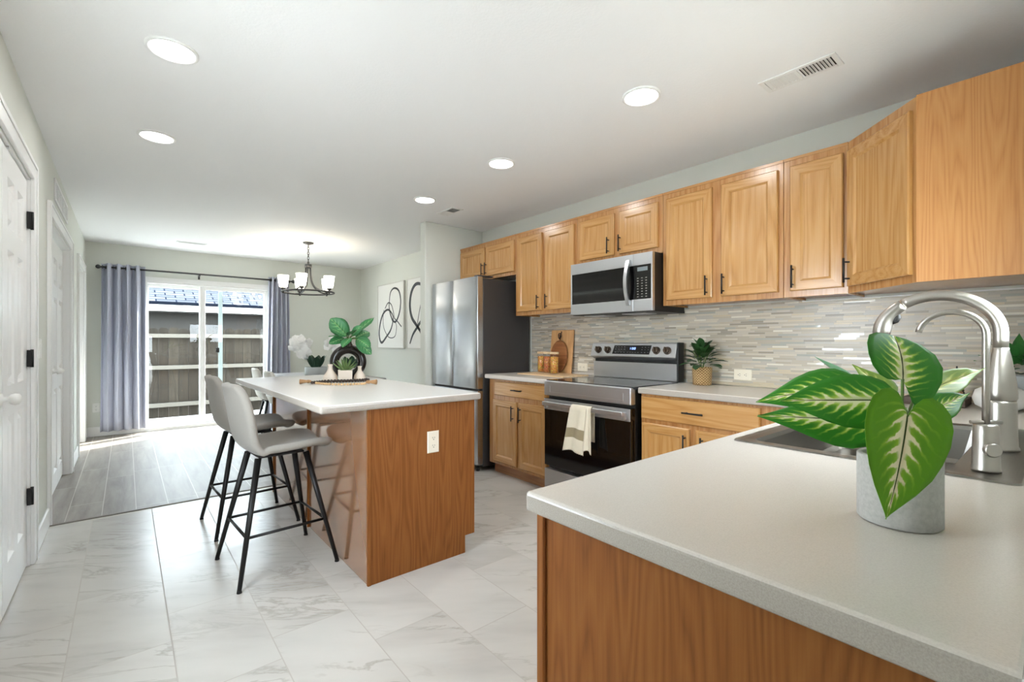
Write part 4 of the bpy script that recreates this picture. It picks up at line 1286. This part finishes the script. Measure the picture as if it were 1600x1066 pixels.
# ---------------------------------------------------------------- outlets and switches
def plate(name, label, org, u, n, w, h, mat, kind, cat, horiz=False, group=None):
    f = frame_map(org, u, n)
    t = thing(name, label, cat, org, group)
    MB().hexa([f(-w / 2, -h / 2, .0003), f(w / 2, -h / 2, .0003), f(w / 2, h / 2, .0003), f(-w / 2, h / 2, .0003)],
              [f(-w / 2 + .003, -h / 2 + .003, .005), f(w / 2 - .003, -h / 2 + .003, .005), f(w / 2 - .003, h / 2 - .003, .005), f(-w / 2 + .003, h / 2 - .003, .005)]).build('cover_plate', mat, t)
    if kind == 'outlet':
        for s_ in (-1, 1):
            c = (s_ * .021, 0) if horiz else (0, s_ * .021)
            q = MB()
            n_ = 16
            lp = lambda d: [f(c[0] + .0165 * max(-.8, min(.8, math.cos(2 * PI * k / n_))) * 1.0, c[1] + .0165 * max(-.8, min(.8, math.sin(2 * PI * k / n_))), d) for k in range(n_)]
            q.rings([lp(.005), lp(.0065)], None, True)
            so = q.build('socket', mat, t)
            z = MB()
            for dx, dz, ww, hh in ((-.006, .003, .0022, .008), (.006, .003, .0022, .007), (0, -.007, .005, .004)):
                if horiz: dx, dz, ww, hh = dz, dx, hh, ww
                a, b = c[0] + dx, c[1] + dz
                z.hexa([f(a - ww / 2, b - hh / 2, .0064), f(a + ww / 2, b - hh / 2, .0064), f(a + ww / 2, b + hh / 2, .0064), f(a - ww / 2, b + hh / 2, .0064)],
                       [f(a - ww / 2, b - hh / 2, .0068), f(a + ww / 2, b - hh / 2, .0068), f(a + ww / 2, b + hh / 2, .0068), f(a - ww / 2, b + hh / 2, .0068)])
            z.build('slots', M['slot'], so)
    else:
        k_ = max(1, round(w / .075))
        for i in range(k_):
            a = (i - (k_ - 1) / 2) * .046
            MB().hexa([f(a - .016, -.033, .005), f(a + .016, -.033, .005), f(a + .016, .033, .005), f(a - .016, .033, .005)],
                      [f(a - .015, -.032, .006), f(a + .015, -.032, .006), f(a + .015, .032, .009), f(a - .015, .032, .009)]).build('rocker', mat, t)
    return t
plate('electrical_outlet', 'ivory outlet on the brown oak end of the island', (1.285, IY0, .667), (1, 0, 0), (0, -1, 0), .072, .118, M['ivory'], 'outlet', 'outlet', False, 'wall outlets')
plate('electrical_outlet', 'sideways outlet on the mosaic near the sink end, right of the wicker pot', (3.170, 1.385, .992), (0, -1, 0), (-1, 0, 0), .118, .074, M['ivory'], 'outlet', 'outlet', True, 'wall outlets')
plate('electrical_outlet', 'sideways outlet on the mosaic between the cutting boards and range', (3.170, 2.80, .985), (0, -1, 0), (-1, 0, 0), .118, .074, M['ivory'], 'outlet', 'outlet', True, 'wall outlets')
plate('electrical_outlet', 'white outlet low on the far wall beside the left curtain', (-.298, YF, .367), (1, 0, 0), (0, -1, 0), .074, .118, M['whiteplastic'], 'outlet', 'outlet', False, 'wall outlets')
plate('light_switch', 'white switch plate on the left wall between the closets', (XL, 3.95, 1.172), (0, 1, 0), (1, 0, 0), .08, .12, M['whiteplastic'], 'switch', 'light switch')
plate('light_switch', 'white switch plate on the far wall right of the right curtain', (2.045, YF, 1.178), (1, 0, 0), (0, -1, 0), .12, .118, M['whiteplastic'], 'switch', 'light switch')

# ---------------------------------------------------------------- framed pictures
def picture(label, y0, y1, strokes):
    """canvas on the right wall; strokes: (points (s from the left, t from the top), widths)"""
    z0, z1, X = 1.118, 2.130, XR
    t = thing('framed_picture', label, 'picture', (X, (y0 + y1) / 2, z0), 'framed abstract line pictures')
    m = MB().box(X - .036, X - .0005, y0, y0 + .012, z0, z1).box(X - .036, X - .0005, y1 - .012, y1, z0, z1).box(X - .036, X - .0005, y0 + .012, y1 - .012, z0, z0 + .012).box(X - .036, X - .0005, y0 + .012, y1 - .012, z1 - .012, z1)
    m.build('frame', plain('silver_white_frame', (214, 212, 206), .4), t, bevel=.001)
    MB().box(X - .030, X - .001, y0 + .012, y1 - .012, z0 + .012, z1 - .012).build('canvas', plain('white_canvas', (238, 238, 234), .8), t)
    for pts, w in strokes:
        q = MB()
        n = len(pts)
        W = lambda i: w[0] + (w[1] - w[0]) * math.sin(PI * i / (n - 1)) if isinstance(w, tuple) else w
        P = [Vector((X - .0312, y1 - s_ * (y1 - y0), z1 - t_ * (z1 - z0))) for s_, t_ in pts]
        L, R = [], []
        for i, p in enumerate(P):
            d = (P[min(i + 1, n - 1)] - P[max(i - 1, 0)]); d.normalize()
            nn = Vector((0, -d.z, d.y))
            L.append(q.vert(p + nn * W(i) / 2)); R.append(q.vert(p - nn * W(i) / 2))
        for i in range(n - 1): q.face([L[i], L[i + 1], R[i + 1], R[i]])
        q.build('brush_stroke', plain('charcoal_paint', (78, 82, 86), .8), t, solid=.0008, offset=0)
def spline(pts, n=10, closed=False):
    out = []
    K = len(pts)
    for i in range(K if closed else K - 1):
        g = lambda j: pts[j % K] if closed else pts[min(max(j, 0), K - 1)]
        p0, p1, p2, p3 = g(i - 1), g(i), g(i + 1), g(i + 2)
        for k in range(n):
            t_ = k / n
            out.append(tuple(.5 * (2 * b + (c - a) * t_ + (2 * a - 5 * b + 4 * c - d) * t_ ** 2 + (3 * b - a - 3 * c + d) * t_ ** 3) for a, b, c, d in zip(p0, p1, p2, p3)))
    out.append(tuple(pts[0] if closed else pts[-1]))
    return out
A1 = [(spline([(.47, .28), (.52, .14), (.66, .09), (.82, .14), (.89, .28), (.86, .44), (.76, .57), (.66, .60), (.55, .53), (.47, .40)], 8, True), (.020, .034)),
      (spline([(.60, .50), (.48, .42), (.35, .41), (.20, .48), (.10, .62), (.06, .76), (.10, .88), (.19, .91), (.36, .82), (.52, .72), (.61, .58)], 8, True), (.022, .042)),
      (spline([(.26, .40), (.22, .52), (.24, .66), (.33, .76), (.45, .83), (.60, .84), (.70, .80), (.74, .68), (.70, .60)], 8), .014),
      (spline([(.30, .38), (.42, .30), (.54, .33), (.62, .44), (.66, .54), (.78, .60), (.92, .68)], 8), .018),
      (spline([(.45, .32), (.50, .46), (.58, .58), (.66, .60)], 8), .012)]
A2 = [(spline([(.62, .22), (.45, .11), (.28, .10), (.15, .20), (.10, .38), (.16, .55), (.30, .66), (.48, .78), (.70, .90)], 8), (.030, .058)),
      (spline([(.62, .50), (.48, .60), (.34, .70), (.20, .80), (.10, .93)], 8), (.026, .044)),
      (spline([(.50, .22), (.44, .40), (.38, .55), (.36, .66), (.46, .80), (.6, .86)], 8), .016)]
picture('white framed picture with looping gray lines, fully visible on the right wall', 6.27, 7.19, A1)
picture('white framed picture with a gray arc, cut off by the wall beside the refrigerator', 5.25, 6.17, A2)

# ---------------------------------------------------------------- plants
HEART = [(1, 0), (.95, .07), (.86, .22), (.72, .46), (.55, .72), (.38, .90), (.2, 1.0), (.04, .99), (-.10, .90), (-.19, .72), (-.23, .5), (-.20, .3), (-.12, .13), (-.01, .02)]
LANCE = [(1, 0), (.95, .07), (.85, .24), (.72, .48), (.55, .78), (.4, .95), (.27, 1.0), (.15, .9), (.07, .65), (.02, .35), (0, .03)]
BROAD = [(1, 0), (.95, .08), (.86, .26), (.74, .50), (.58, .78), (.42, .95), (.26, 1.0), (.10, .92), (-.01, .72), (-.06, .45), (-.05, .2), (-.01, .02)]
OVAL = [(1, 0), (.97, .2), (.88, .55), (.74, .85), (.56, 1.0), (.36, .92), (.2, .68), (.08, .35), (0, .05)]

HEART_L = [(1, 0), (.98, .28), (.92, .58), (.78, .86), (.55, 1.0), (.3, 1.0), (.08, .88), (-.06, .66), (-.10, .42), (-.07, .2), (-.01, .02)]
HEART_R = [(1, 0), (.99, .32), (.92, .66), (.74, .93), (.45, 1.02), (.12, .95), (-.18, .80), (-.40, .64), (-.52, .52), (-.40, .32), (-.16, .12), (-.01, .02)]

def leaf(m, A, T, N, hw, shape, curl=.12, fold=.25, wave=.0, mi=0, dense=5, hang=0):
    """one leaf blade from attachment A to tip T, facing N"""
    A, T, N = Vector(A), Vector(T), Vector(N)
    ax = T - A; L = ax.length; X = ax / L
    Y = N.cross(X).normalized(); Z = X.cross(Y)
    both = shape if isinstance(shape, tuple) else (shape, shape)
    lo = min(p[0] for q in both for p in q)
    for side in (-1, 1):
        rows = []
        for (px, py) in both[0 if side < 0 else 1]:
            mx = max(px, 0.0)
            row = []
            for j in range(dense + 1):
                q = j / dense
                x = mx + (px - mx) * q
                y = py * q * hw
                z = fold * y - curl * L * (x ** 2) + wave * L * math.sin(9 * x + 2 * side) * q - hang * y * y / hw
                p = A + X * (x * L) + Y * (side * y) + Z * z
                row.append((m.vert(p), (.5 + .5 * side * q, (x - lo) / (1 - lo))))
            rows.append(row)
        for a, b in zip(rows, rows[1:]):
            for j in range(dense):
                ids = [a[j], a[j + 1], b[j + 1], b[j]]
                if side < 0: ids = ids[::-1]
                m.face([i[0] for i in ids], mi, True, [i[1] for i in ids])
    return m

def bez(a, b, c_, n=8):
    a, b, c_ = Vector(a), Vector(b), Vector(c_)
    return [(1 - t) ** 2 * a + 2 * t * (1 - t) * b + t * t * c_ for t in [i / n for i in range(n + 1)]]

def pot_round(name, mat, parent, c, r0, r1, h, t=.008, n=40, bev=.003):
    prof = [(0, 0), (r0 - bev, 0), (r0, bev), (r1, h - bev), (r1 - bev, h), (r1 - t, h), (r1 - t, h * .86), (0, h * .86)]
    return MB().lathe(prof, c, n, 0, True).build(name, mat, parent)

# hero plant on the near worktop
FW, RT = Vector((.641, .768, 0)), Vector((.768, -.641, 0))
hx, hy, hz = .975, .176, CT + .001
hp_ = thing('potted_plant', 'large variegated green plant in a round gray concrete pot beside the sink', 'plant', (hx, hy, hz))
pot = MB().lathe([(0, 0), (.053, 0), (.0555, .003), (.0555, .106), (.0535, .108), (.048, .108), (.047, .105), (.047, .09), (0, .09)], (hx, hy, hz), 56)
for i in range(len(pot.sm)): pot.sm[i] = True
po = pot.build('pot', M['concrete'], hp_, bevel=0)
MB().lathe([(.0468, .0905), (.03, .096), (0, .097)], (hx, hy, hz), 24).build('soil', M['soil'], hp_)
cm = -FW
S0 = Vector((hx, hy, hz + .09))
UP = Vector((0, 0, 1))
specs = [
 ((.862, .146, 1.104), (.816, .152, .962), cm * 1.0 + UP * .25, .060, HEART, 'leaf_b', .10, .10, .01, (.93, .16, 1.14)),
 ((.958, .168, 1.151), (.985, .168, 1.226), cm * 1.0 - UP * .1, .064, (HEART_R, HEART_L), 'leaf_a', .30, .10, .0, (.968, .17, 1.10)),
 ((.888, .171, 1.122), (.801, .289, 1.119), cm * 1.0 + UP * .35, .043, BROAD, 'leaf_a', .06, -.12, .015, (.96, .17, 1.12)),
 ((.988, .230, 1.139), (.900, .369, 1.107), cm * .8 + UP * .6, .044, LANCE, 'leaf_a', .10, -.15, .01, (.985, .185, 1.12)),
 ((.972, .191, 1.077), (.862, .349, 1.083), cm * .9 + UP * .45, .046, LANCE, 'leaf_a', .05, -.2, .02, (.95, .17, 1.09)),
 ((1.080, .250, 1.118), (1.102, .331, 1.183), cm * .5 + RT * .8, .017, LANCE, 'leaf_back', .05, .3, 0, (1.01, .21, 1.10)),
 ((.993, .161, 1.082), (1.158, .102, 1.127), cm * .8 + UP * .6, .024, LANCE, 'leaf_a', .08, .35, .02, (.99, .17, 1.06)),
 ((1.080, .171, 1.116), (1.330, .102, 1.160), cm * .8 + UP * .5, .024, LANCE, 'leaf_c', .02, .3, .02, (1.00, .175, 1.08)),
 ((1.010, .186, 1.093), (1.049, .218, 1.140), cm * .9 + UP * .2, .018, LANCE, 'leaf_a', .08, .2, .01, (.985, .18, 1.06)),
 ((1.070, .204, 1.112), (1.115, .271, 1.172), cm * .9 + UP * .3, .026, LANCE, 'leaf_c', .08, .2, .01, (1.00, .19, 1.08)),
]
for A, T, N, hw, shp, mt, cu, fo, wa, via in specs:
    lf = leaf(MB(), A, T, N, hw, shp, cu, fo, wa).build('leaf', M[mt], hp_, solid=.0008, offset=0)
    MB().tube(bez(S0 + (Vector(A) - S0) * .03 - UP * .004, Vector(via), A, 10), [.0026] * 6 + [.0022] * 5, 8).build('stalk', M['stem'], lf)

def tuft(m, c, n, rad, hgt, ll, hw, shape, spread=1.0, seed=1, mi=0, low=.1):
    """bushy foliage of separate leaves round c"""
    rnd = random.Random(seed)
    for i in range(n):
        a = 2 * PI * i * .381966 + rnd.uniform(-.2, .2)
        q = (i + .5) / n
        el = (1 - q) * 1.35 + low
        d = Vector((math.cos(a) * math.cos(el), math.sin(a) * math.cos(el), math.sin(el)))
        base = Vector(c) + Vector((d.x * rad * .35, d.y * rad * .35, hgt * (.15 + .75 * (1 - q) * rnd.uniform(.6, 1.1))))
        A = base + d * rad * .3 * spread
        L = ll * rnd.uniform(.75, 1.15)
        T = A + d * L + Vector((0, 0, -L * .15))
        N = Vector((-d.x * .5, -d.y * .5, 1))
        leaf(m, A, T, N, hw * rnd.uniform(.8, 1.1), shape, .15, .25, .02, mi, 2)
    return m

wp = thing('potted_plant', 'small dark green plant in a woven wicker pot right of the range', 'plant', (3.045, 1.605, CT + .001))
pot_round('wicker_pot', M['wicker'], wp, (3.045, 1.605, CT + .001), .060, .065, .122, .007)
tuft(MB(), (3.045, 1.605, CT + .115), 40, .085, .13, .100, .029, OVAL, 1.1, 4, 0, .0).build('foliage', M['smallleaf'], wp)
sm = MB()
for k in range(7):
    a = k * 2.4
    sm.tube(bez((3.045, 1.605, CT + .10), (3.045 + .02 * math.cos(a), 1.605 + .02 * math.sin(a), CT + .17), (3.045 + .06 * math.cos(a), 1.605 + .06 * math.sin(a), CT + .22 + .01 * (k % 3)), 6), .002, 6)
sm.build('stems', M['stem'], wp)

# ---------------------------------------------------------------- counter things between refrigerator and range
zb = CT + .0005
tag(MB().box(2.77, 3.085, 2.655, 3.245, zb, zb + .011).build('serving_board', M['bamboo'], None, bevel=.003), 'flat pale wooden board lying under the pasta jars', 'board')
def jar(label, x, y, mt, h=.195, r=.041):
    t = thing('pasta_jar', label, 'jar', (x, y, zb + .0115), 'pasta jars on the board')
    c = (x, y, zb + .0115)
    MB().lathe([(0, 0), (r - .003, 0), (r, .004), (r, h - .022), (r - .004, h - .018), (r - .004, h - .020), (r - .0035, .006), (0, .005)], c, 28).build('glass_body', M['glass'], t)
    MB().lathe([(0, .006), (r - .005, .006), (r - .005, h - .045), (0, h - .040)], c, 24).build('pasta', M[mt], t)
    MB().lathe([(0, h - .019), (r, h - .019), (r + .001, h - .016), (r + .001, h - .002), (r - .002, h), (0, h)], c, 28).build('lid', M['bamboo'], t)
    return t
jar('glass jar of long golden pasta, nearest the refrigerator', 3.005, 3.165, 'pasta')
jar('glass jar of reddish mixed pasta in the middle of the three', 2.985, 3.062, 'pasta2')
jar('glass jar of golden pasta nearest the range', 2.955, 2.948, 'pasta')
rb = MB().hexa([(3.105, 2.888, zb), (3.123, 2.888, zb), (3.123, 3.172, zb), (3.105, 3.172, zb)], [(3.145, 2.888, 1.325), (3.163, 2.888, 1.325), (3.163, 3.172, 1.325), (3.145, 3.172, 1.325)])
tag(rb.build('cutting_board', M['maple'], None, bevel=.006), 'rectangular pale wooden cutting board leaning on the mosaic', 'cutting board')
ob = thing('cutting_board', 'round dark wooden cutting board with hanging loop in front of the rectangular one', 'cutting board', (3.09, 3.03, zb))
m = MB()
q0, q1 = [], []
for k in range(48):
    a = 2 * PI * k / 48
    zz = zb + .012 + .150 + .150 * math.sin(a)
    lean = (zz - zb) * .10
    q0.append((3.087 + lean, 3.03 + .106 * math.cos(a), zz)); q1.append((3.074 + lean, 3.03 + .106 * math.cos(a), zz))
m.hexa(q0, q1)
m.build('board', M['walnut'], ob, bevel=.003)
zt = zb + .312
MB().box(3.106, 3.118, 3.022, 3.036, zt, zt + .055).build('handle', M['walnut'], ob)
MB().tube([(3.108, 3.029 + .018 * math.cos(2 * PI * k / 16), zt + .040 + .026 * math.sin(2 * PI * k / 16)) for k in range(16)], .0035, 8, closed=True).tube([(3.102, 3.029, zt + .012), (3.112, 3.02, zt + .05), (3.118, 3.012, zt + .082)], .004, 8).build('loop', M['black'], ob)

# towel on the oven handle
tw = thing('dish_towel', 'cream dish towel with brown stripe hung on the oven handle', 'towel', (2.45, 2.17, .44))
def towel_sheet(m, ya0, yb0, ya1, yb1, zlow, zback, xf, folds):
    path = [(2.475, zback)] + [(2.475, zback + (.742 - zback) * i / 6) for i in range(1, 7)]
    for i in range(1, 8):
        a = PI * i / 8
        path.append((2.4565 + .0185 * math.cos(a), .744 + .0225 * math.sin(a)))
    nf = 22
    for i in range(nf + 1):
        path.append((2.438 - .010 * (i / nf) - xf, .742 - (.742 - zlow) * i / nf))
    K = len(path) - 1
    NU = 26
    ids = []
    for j in range(K + 1):
        x, z = path[j]
        fr_ = max(0, (j - 13) / (K - 13))
        a = ya0 + (ya1 - ya0) * fr_; b = yb0 + (yb1 - yb0) * fr_
        row = []
        for i in range(NU + 1):
            u = i / NU
            amp = .009 * (.25 + .75 * fr_) if j > 13 else (.002 if j > 6 else 0)
            dx = -amp * (1 + math.sin(u * folds * 2 * PI + .7)) if j > 6 else 0
            dz = (.006 if (i % 2 and j == K) else 0) + .012 * math.sin(u * 4) * fr_
            row.append(m.vert((x + dx, a + (b - a) * u, z + dz)))
        ids.append(row)
    for j in range(K):
        zm = (path[j][1] + path[j + 1][1]) / 2
        for i in range(NU):
            st = j > 13 and .535 < zm < .595
            m.face([ids[j][i], ids[j + 1][i], ids[j + 1][i + 1], ids[j][i + 1]], 1 if st else 0, True)
m = MB(); towel_sheet(m, 2.262, 2.120, 2.318, 2.135, .432, .50, .006, 1.6)
m.build('front_layer', [M['towel'], M['towelstripe']], tw, solid=.003, offset=0)
m = MB(); towel_sheet(m, 2.118, 2.078, 2.132, 2.055, .452, .52, 0, 1.2)
m.build('side_layer', [M['towel'], M['towel']], tw, solid=.003, offset=0)

# ---------------------------------------------------------------- island decor
ZI = .9165
bg_ = thing('bead_garland', 'string of dark and natural wooden beads with two jute tassels on the island', 'garland', (1.15, 3.35, ZI))
def strand(name, pts, r, mat):
    sp = spline(pts, 12)
    m = MB(); acc, last = 0, None
    for p in sp:
        p = Vector((p[0], p[1], ZI + r + (p[2] if len(p) > 2 else 0)))
        if last is None or (p - last).length > r * 1.95:
            m.sphere(p, r, 6); last = p
    m.build(name, mat, bg_)
strand('dark_beads', [(1.005, 3.400), (1.06, 3.43), (1.13, 3.46), (1.21, 3.42), (1.29, 3.39), (1.37, 3.40), (1.425, 3.44)], .0105, M['beadk'])
strand('dark_beads', [(1.00, 3.385), (1.06, 3.40), (1.14, 3.40), (1.22, 3.37), (1.30, 3.345), (1.38, 3.36), (1.42, 3.405)], .0105, M['beadk'])
strand('natural_beads', [(1.02, 3.36), (1.055, 3.24), (1.105, 3.16), (1.17, 3.115), (1.235, 3.10), (1.275, 3.115)], .0085, M['beadn'])
def tassel(p, d):
    p, d = Vector(p), Vector(d).normalized()
    m = MB().tube([p, p + d * .012, p + d * .03, p + d * .075], [.008, .012, .010, .018], 12).tube([p + d * .018, p + d * .026], [.0125, .0125], 12)
    m.build('tassel', M['jute'], bg_)
tassel((1.000, 3.405, ZI + .018), (-.085, .045, 0))
tassel((1.280, 3.118, ZI + .018), (.05, -.05, 0))

def bottle_vase(label, x, y, k):
    t = MB().lathe([(0, 0), (.030 * k, 0), (.046 * k, .006 * k), (.050 * k, .022 * k), (.044 * k, .045 * k), (.026 * k, .072 * k), (.017 * k, .088 * k), (.015 * k, .108 * k), (.019 * k, .124 * k), (.016 * k, .124 * k), (.011 * k, .108 * k), (0, .09 * k)], (x, y, ZI), 32).build('bottle_vase', M['cream'], None)
    return tag(t, label, 'vase', 'cream bottle vases')
bottle_vase('cream bottle vase left of the square pot, the taller one', 1.170, 3.52, 1.04)
bottle_vase('cream bottle vase right of the square pot, the shorter one', 1.386, 3.50, .88)
sp_ = thing('potted_succulent', 'spiky green succulent in a square cream pot on the island', 'plant', (1.268, 3.485, ZI))
rz = math.radians(-18)
ca, sa = math.cos(rz), math.sin(rz)
def sqp(hw, z): return [(1.268 + ca * x - sa * y, 3.485 + sa * x + ca * y, ZI + z) for x, y in ((-hw, -hw), (hw, -hw), (hw, hw), (-hw, hw))]
m = MB(); m.rings([sqp(.048, 0), sqp(.050, .085), sqp(.045, .085), sqp(.044, .075)]); m.face([m.vert(p) for p in sqp(.048, 0)][::-1])
m.build('pot', M['cream'], sp_, bevel=.003)
m = MB()
rnd = random.Random(3)
for i in range(22):
    a = i * 2.39996; el = .35 + 1.1 * (1 - i / 22)
    d = Vector((math.cos(a) * math.cos(el), math.sin(a) * math.cos(el), math.sin(el)))
    b = Vector((1.268, 3.485, ZI + .076)) + Vector((d.x, d.y, 0)) * .012
    L = .085 + .02 * rnd.random()
    m.tube([b, b + d * L * .35, b + d * L * .7 + UP * .004, b + d * L + UP * .010], [.005, .0068, .004, .0006], 7)
m.build('leaves', M['succulent'], sp_)

dv_ = thing('donut_vase', 'dark glazed ring-shaped vase on the island holding fiddle-leaf stems', 'vase', (1.345, 3.63, ZI))
dc = Vector((1.345, 3.63, ZI + .137))
DU, DN = Vector((.938, -.347, 0)), Vector((.347, .938, 0))
m = MB()
def dn(u, v):
    a, b = 2 * PI * u, 2 * PI * v
    ro, ri = .137, .068
    off = .006                                   # hole sits slightly off centre
    mid = (ro + ri) / 2; hw_ = (ro - ri) / 2
    wx = 1.0 + .06 * math.sin(a)
    r = mid + hw_ * math.cos(b) * wx
    return dc + DU * (r * math.cos(a)) + UP * (r * math.sin(a)) + DN * (.036 * math.sin(b))
m.grid(dn, 64, 20)
m.build('ring_body', M['blackcer'], dv_)
MB().lathe([(.040, .0), (.034, .016), (.026, .03), (.024, .045), (.030, .060), (.027, .060), (.020, .045), (0, .042)], (dc.x, dc.y, dc.z + .121), 28).build('neck', M['blackcer'], dv_)
MB().box(dc.x - .035, dc.x + .035, dc.y - .025, dc.y + .025, ZI, ZI + .012).build('foot', M['blackcer'], dv_, bevel=.004)
# leaves of the branch in the vase
fb_ = thing('fiddle_leaf_branch', 'broad green fiddle-leaf stems rising from the dark ring vase', 'plant', (dc.x, dc.y, dc.z + .166))
fl = [
 ((1.325, 3.60, 1.262), (1.205, 3.625, 1.392), cm * .9 + UP * .2, .066, .10),
 ((1.369, 3.573, 1.262), (1.515, 3.56, 1.422), cm * .7 - RT * .4 + UP * .3, .044, .10),
 ((1.323, 3.585, 1.252), (1.178, 3.575, 1.268), cm * .3 + UP * 1, .032, .1),
 ((1.38, 3.563, 1.245), (1.494, 3.573, 1.305), cm * .8 + UP * .4, .052, .15),
 ((1.373, 3.543, 1.240), (1.440, 3.43, 1.128), cm * .9 + UP * .4, .046, .2),
 ((1.312, 3.595, 1.240), (1.180, 3.569, 1.215), cm * .8 + UP * .5, .044, .15),
 ((1.331, 3.579, 1.262), (1.325, 3.457, 1.325), cm * .3 + UP * .8, .040, .2),
 ((1.324, 3.519, 1.243), (1.225, 3.43, 1.200), cm * .6 + UP * .8, .036, .2),
 ((1.369, 3.500, 1.235), (1.400, 3.37, 1.195), cm * .6 + UP * .8, .044, .2),
 ((1.340, 3.60, 1.265), (1.270, 3.66, 1.400), cm * .9, .048, .1),
 ((1.318, 3.60, 1.258), (1.215, 3.60, 1.318), cm * .6 + UP * .8, .050, .1),
 ((1.385, 3.56, 1.238), (1.470, 3.50, 1.175), cm * .9 + RT * .3, .050, .2),
 ((1.352, 3.57, 1.262), (1.385, 3.50, 1.338), cm * .8 + UP * .3, .034, .2),
]
b0 = Vector((dc.x, dc.y, dc.z + .165))
for A, T, N, hw, cu in fl:
    lf = leaf(MB(), A, T, N, hw, OVAL, cu, .12, .02, 0, 4).build('leaf', M['fiddle'], fb_, solid=.001, offset=0)
    MB().tube(bez(b0, (b0 + Vector(A)) / 2 + UP * .02, A, 5), .003, 6).build('stalk', M['stem'], lf)

# ---------------------------------------------------------------- orchids on the dining table
def orchid(label, x, y, potmat, seed, lean):
    t = thing('potted_orchid', label, 'plant', (x, y, .7605), 'white orchids on the dining table')
    z = .7605
    MB().lathe([(0, 0), (.135, 0), (.14, .006), (.14, .115), (.137, .118), (.128, .118), (.126, .10), (0, .098)], (x, y, z), 36).build('pot', potmat, t)
    m = MB()
    rnd = random.Random(seed)
    for i in range(9):
        a = i * 2 * PI / 9 + .3
        A = Vector((x + .05 * math.cos(a), y + .05 * math.sin(a), z + .10))
        T = A + Vector((.055 * math.cos(a), .055 * math.sin(a), .165 + .02 * rnd.random()))
        leaf(m, A, T, Vector((math.cos(a), math.sin(a), .2)), .045, OVAL, -.12, .2, 0, 0, 2)
    m.build('leaves', M['orchidleaf'], t)
    m = MB(); fm = MB()
    for b in range(2):
        L = Vector((lean[0], lean[1], 0))
        p0 = Vector((x, y, z + .10)); p1 = p0 + UP * .50 + L * .2; p2 = p0 + UP * (.30 + .10 * b) + L * (.36 + .04 * b)
        if b == 1: p1 = p0 + UP * .30 + L * .3; p2 = p0 + UP * .20 + L * .16 - Vector((lean[1], -lean[0], 0)) * .1
        pts = bez(p0, p1, p2, 16)
        m.tube(pts, .005, 8)
        for i in range(7, 17):
            for _ in range(3):
                c = pts[i] + Vector((rnd.uniform(-.055, .055), rnd.uniform(-.055, .055), rnd.uniform(-.045, .055)))
                n = Vector((-.3 + rnd.uniform(-.6, .6), -1 + rnd.uniform(-.4, .4), rnd.uniform(-.3, .5))).normalized()
                u = n.orthogonal().normalized(); w = n.cross(u)
                for k in range(5):
                    a = 2 * PI * k / 5 + rnd.uniform(-.2, .2)
                    d = u * math.cos(a) + w * math.sin(a)
                    leaf(fm, c, c + d * .052, n, .026, OVAL, .1, .15, 0, 0, 1)
    m.build('flower_stem', M['stem'], t)
    fm.build('flowers', M['petal'], t)
orchid('white orchid in a gray pot, left on the dining table', 1.97, 6.50, M['graycer'], 5, (-.72, .30))
orchid('white orchid in a white pot, behind the dark ring vase', 2.26, 6.02, M['whitecer'], 9, (-.70, .22))

# ---------------------------------------------------------------- corner of the worktop under the corner cabinet
zt_ = CT + .0008
ty = thing('tray', 'dark wooden tray in the worktop corner behind the faucets', 'tray', (2.97, .38, zt_))
MB().box(2.86, 3.08, .285, .50, zt_, zt_ + .010).build('base', plain('dark_tray_wood', (84, 68, 56), .55), ty, bevel=.003)
MB().box(2.86, 2.872, .285, .50, zt_ + .0102, zt_ + .035).box(3.068, 3.08, .285, .50, zt_ + .0102, zt_ + .035).box(2.872, 3.068, .285, .297, zt_ + .0102, zt_ + .035).box(2.872, 3.068, .488, .50, zt_ + .0102, zt_ + .035).build('rim', plain('dark_tray_rim', (76, 60, 50), .55), ty, bevel=.002)
tb = MB()
for k in range(14):
    a = k * .7
    nrm = Vector((math.cos(a), math.sin(a) * .6, math.sin(a * 1.7))).normalized()
    u = nrm.orthogonal().normalized(); w = nrm.cross(u)
    tb.tube([Vector((2.955, .335, zt_ + .047)) + (u * math.cos(2 * PI * j / 20) + w * math.sin(2 * PI * j / 20)) * .031 for j in range(20)], .0048, 6, closed=True)
tag(tb.build('twine_ball', M['jute'], None), 'brown ball of twine sitting in the dark tray', 'twine')
pc = MB()
for r in range(13):
    zz = zt_ + .0135 + .012 * r
    R0 = .026 * (1 - r / 15)
    for k in range(8):
        a = 2 * PI * k / 8 + r * .4
        pc.sphere((3.020 + R0 * math.cos(a), .330 + R0 * math.sin(a), zz + .006), .0085 * (1 - r / 26), 4)
pc.tube([(3.020, .330, zt_ + .0125), (3.020, .330, zt_ + .18)], [.012, .003], 8)
tag(pc.build('pine_cone_tree', plain('dark_cone', (44, 40, 36), .7), None), 'small dark cone-shaped tree ornament standing in the tray', 'ornament')
tag(MB().lathe([(0, 0), (.045, 0), (.078, .02), (.088, .05), (.078, .085), (.045, .105), (.03, .108), (.026, .104), (0, .09)], (2.885, .180, zt_), 36).build('round_vase', M['whitecer'], None), 'squat round white vase behind the tall faucet', 'vase')
cp2 = thing('potted_plant', 'leafy dark green plant in a gray pot in the worktop corner', 'plant', (3.06, .135, zt_))
pot_round('pot', M['graycer'], cp2, (3.06, .135, zt_), .055, .065, .145, .006)
tuft(MB(), (3.06, .135, zt_ + .135), 22, .075, .10, .115, .026, LANCE, 1.1, 12, 0, .05).build('foliage', plain('deep_green_leaf', (52, 112, 52), .35), cp2)

for o in bpy.data.objects:
    if o.type == 'MESH' and o.parent is None and 'label' not in o.keys():
        print('UNTAGGED', o.name)
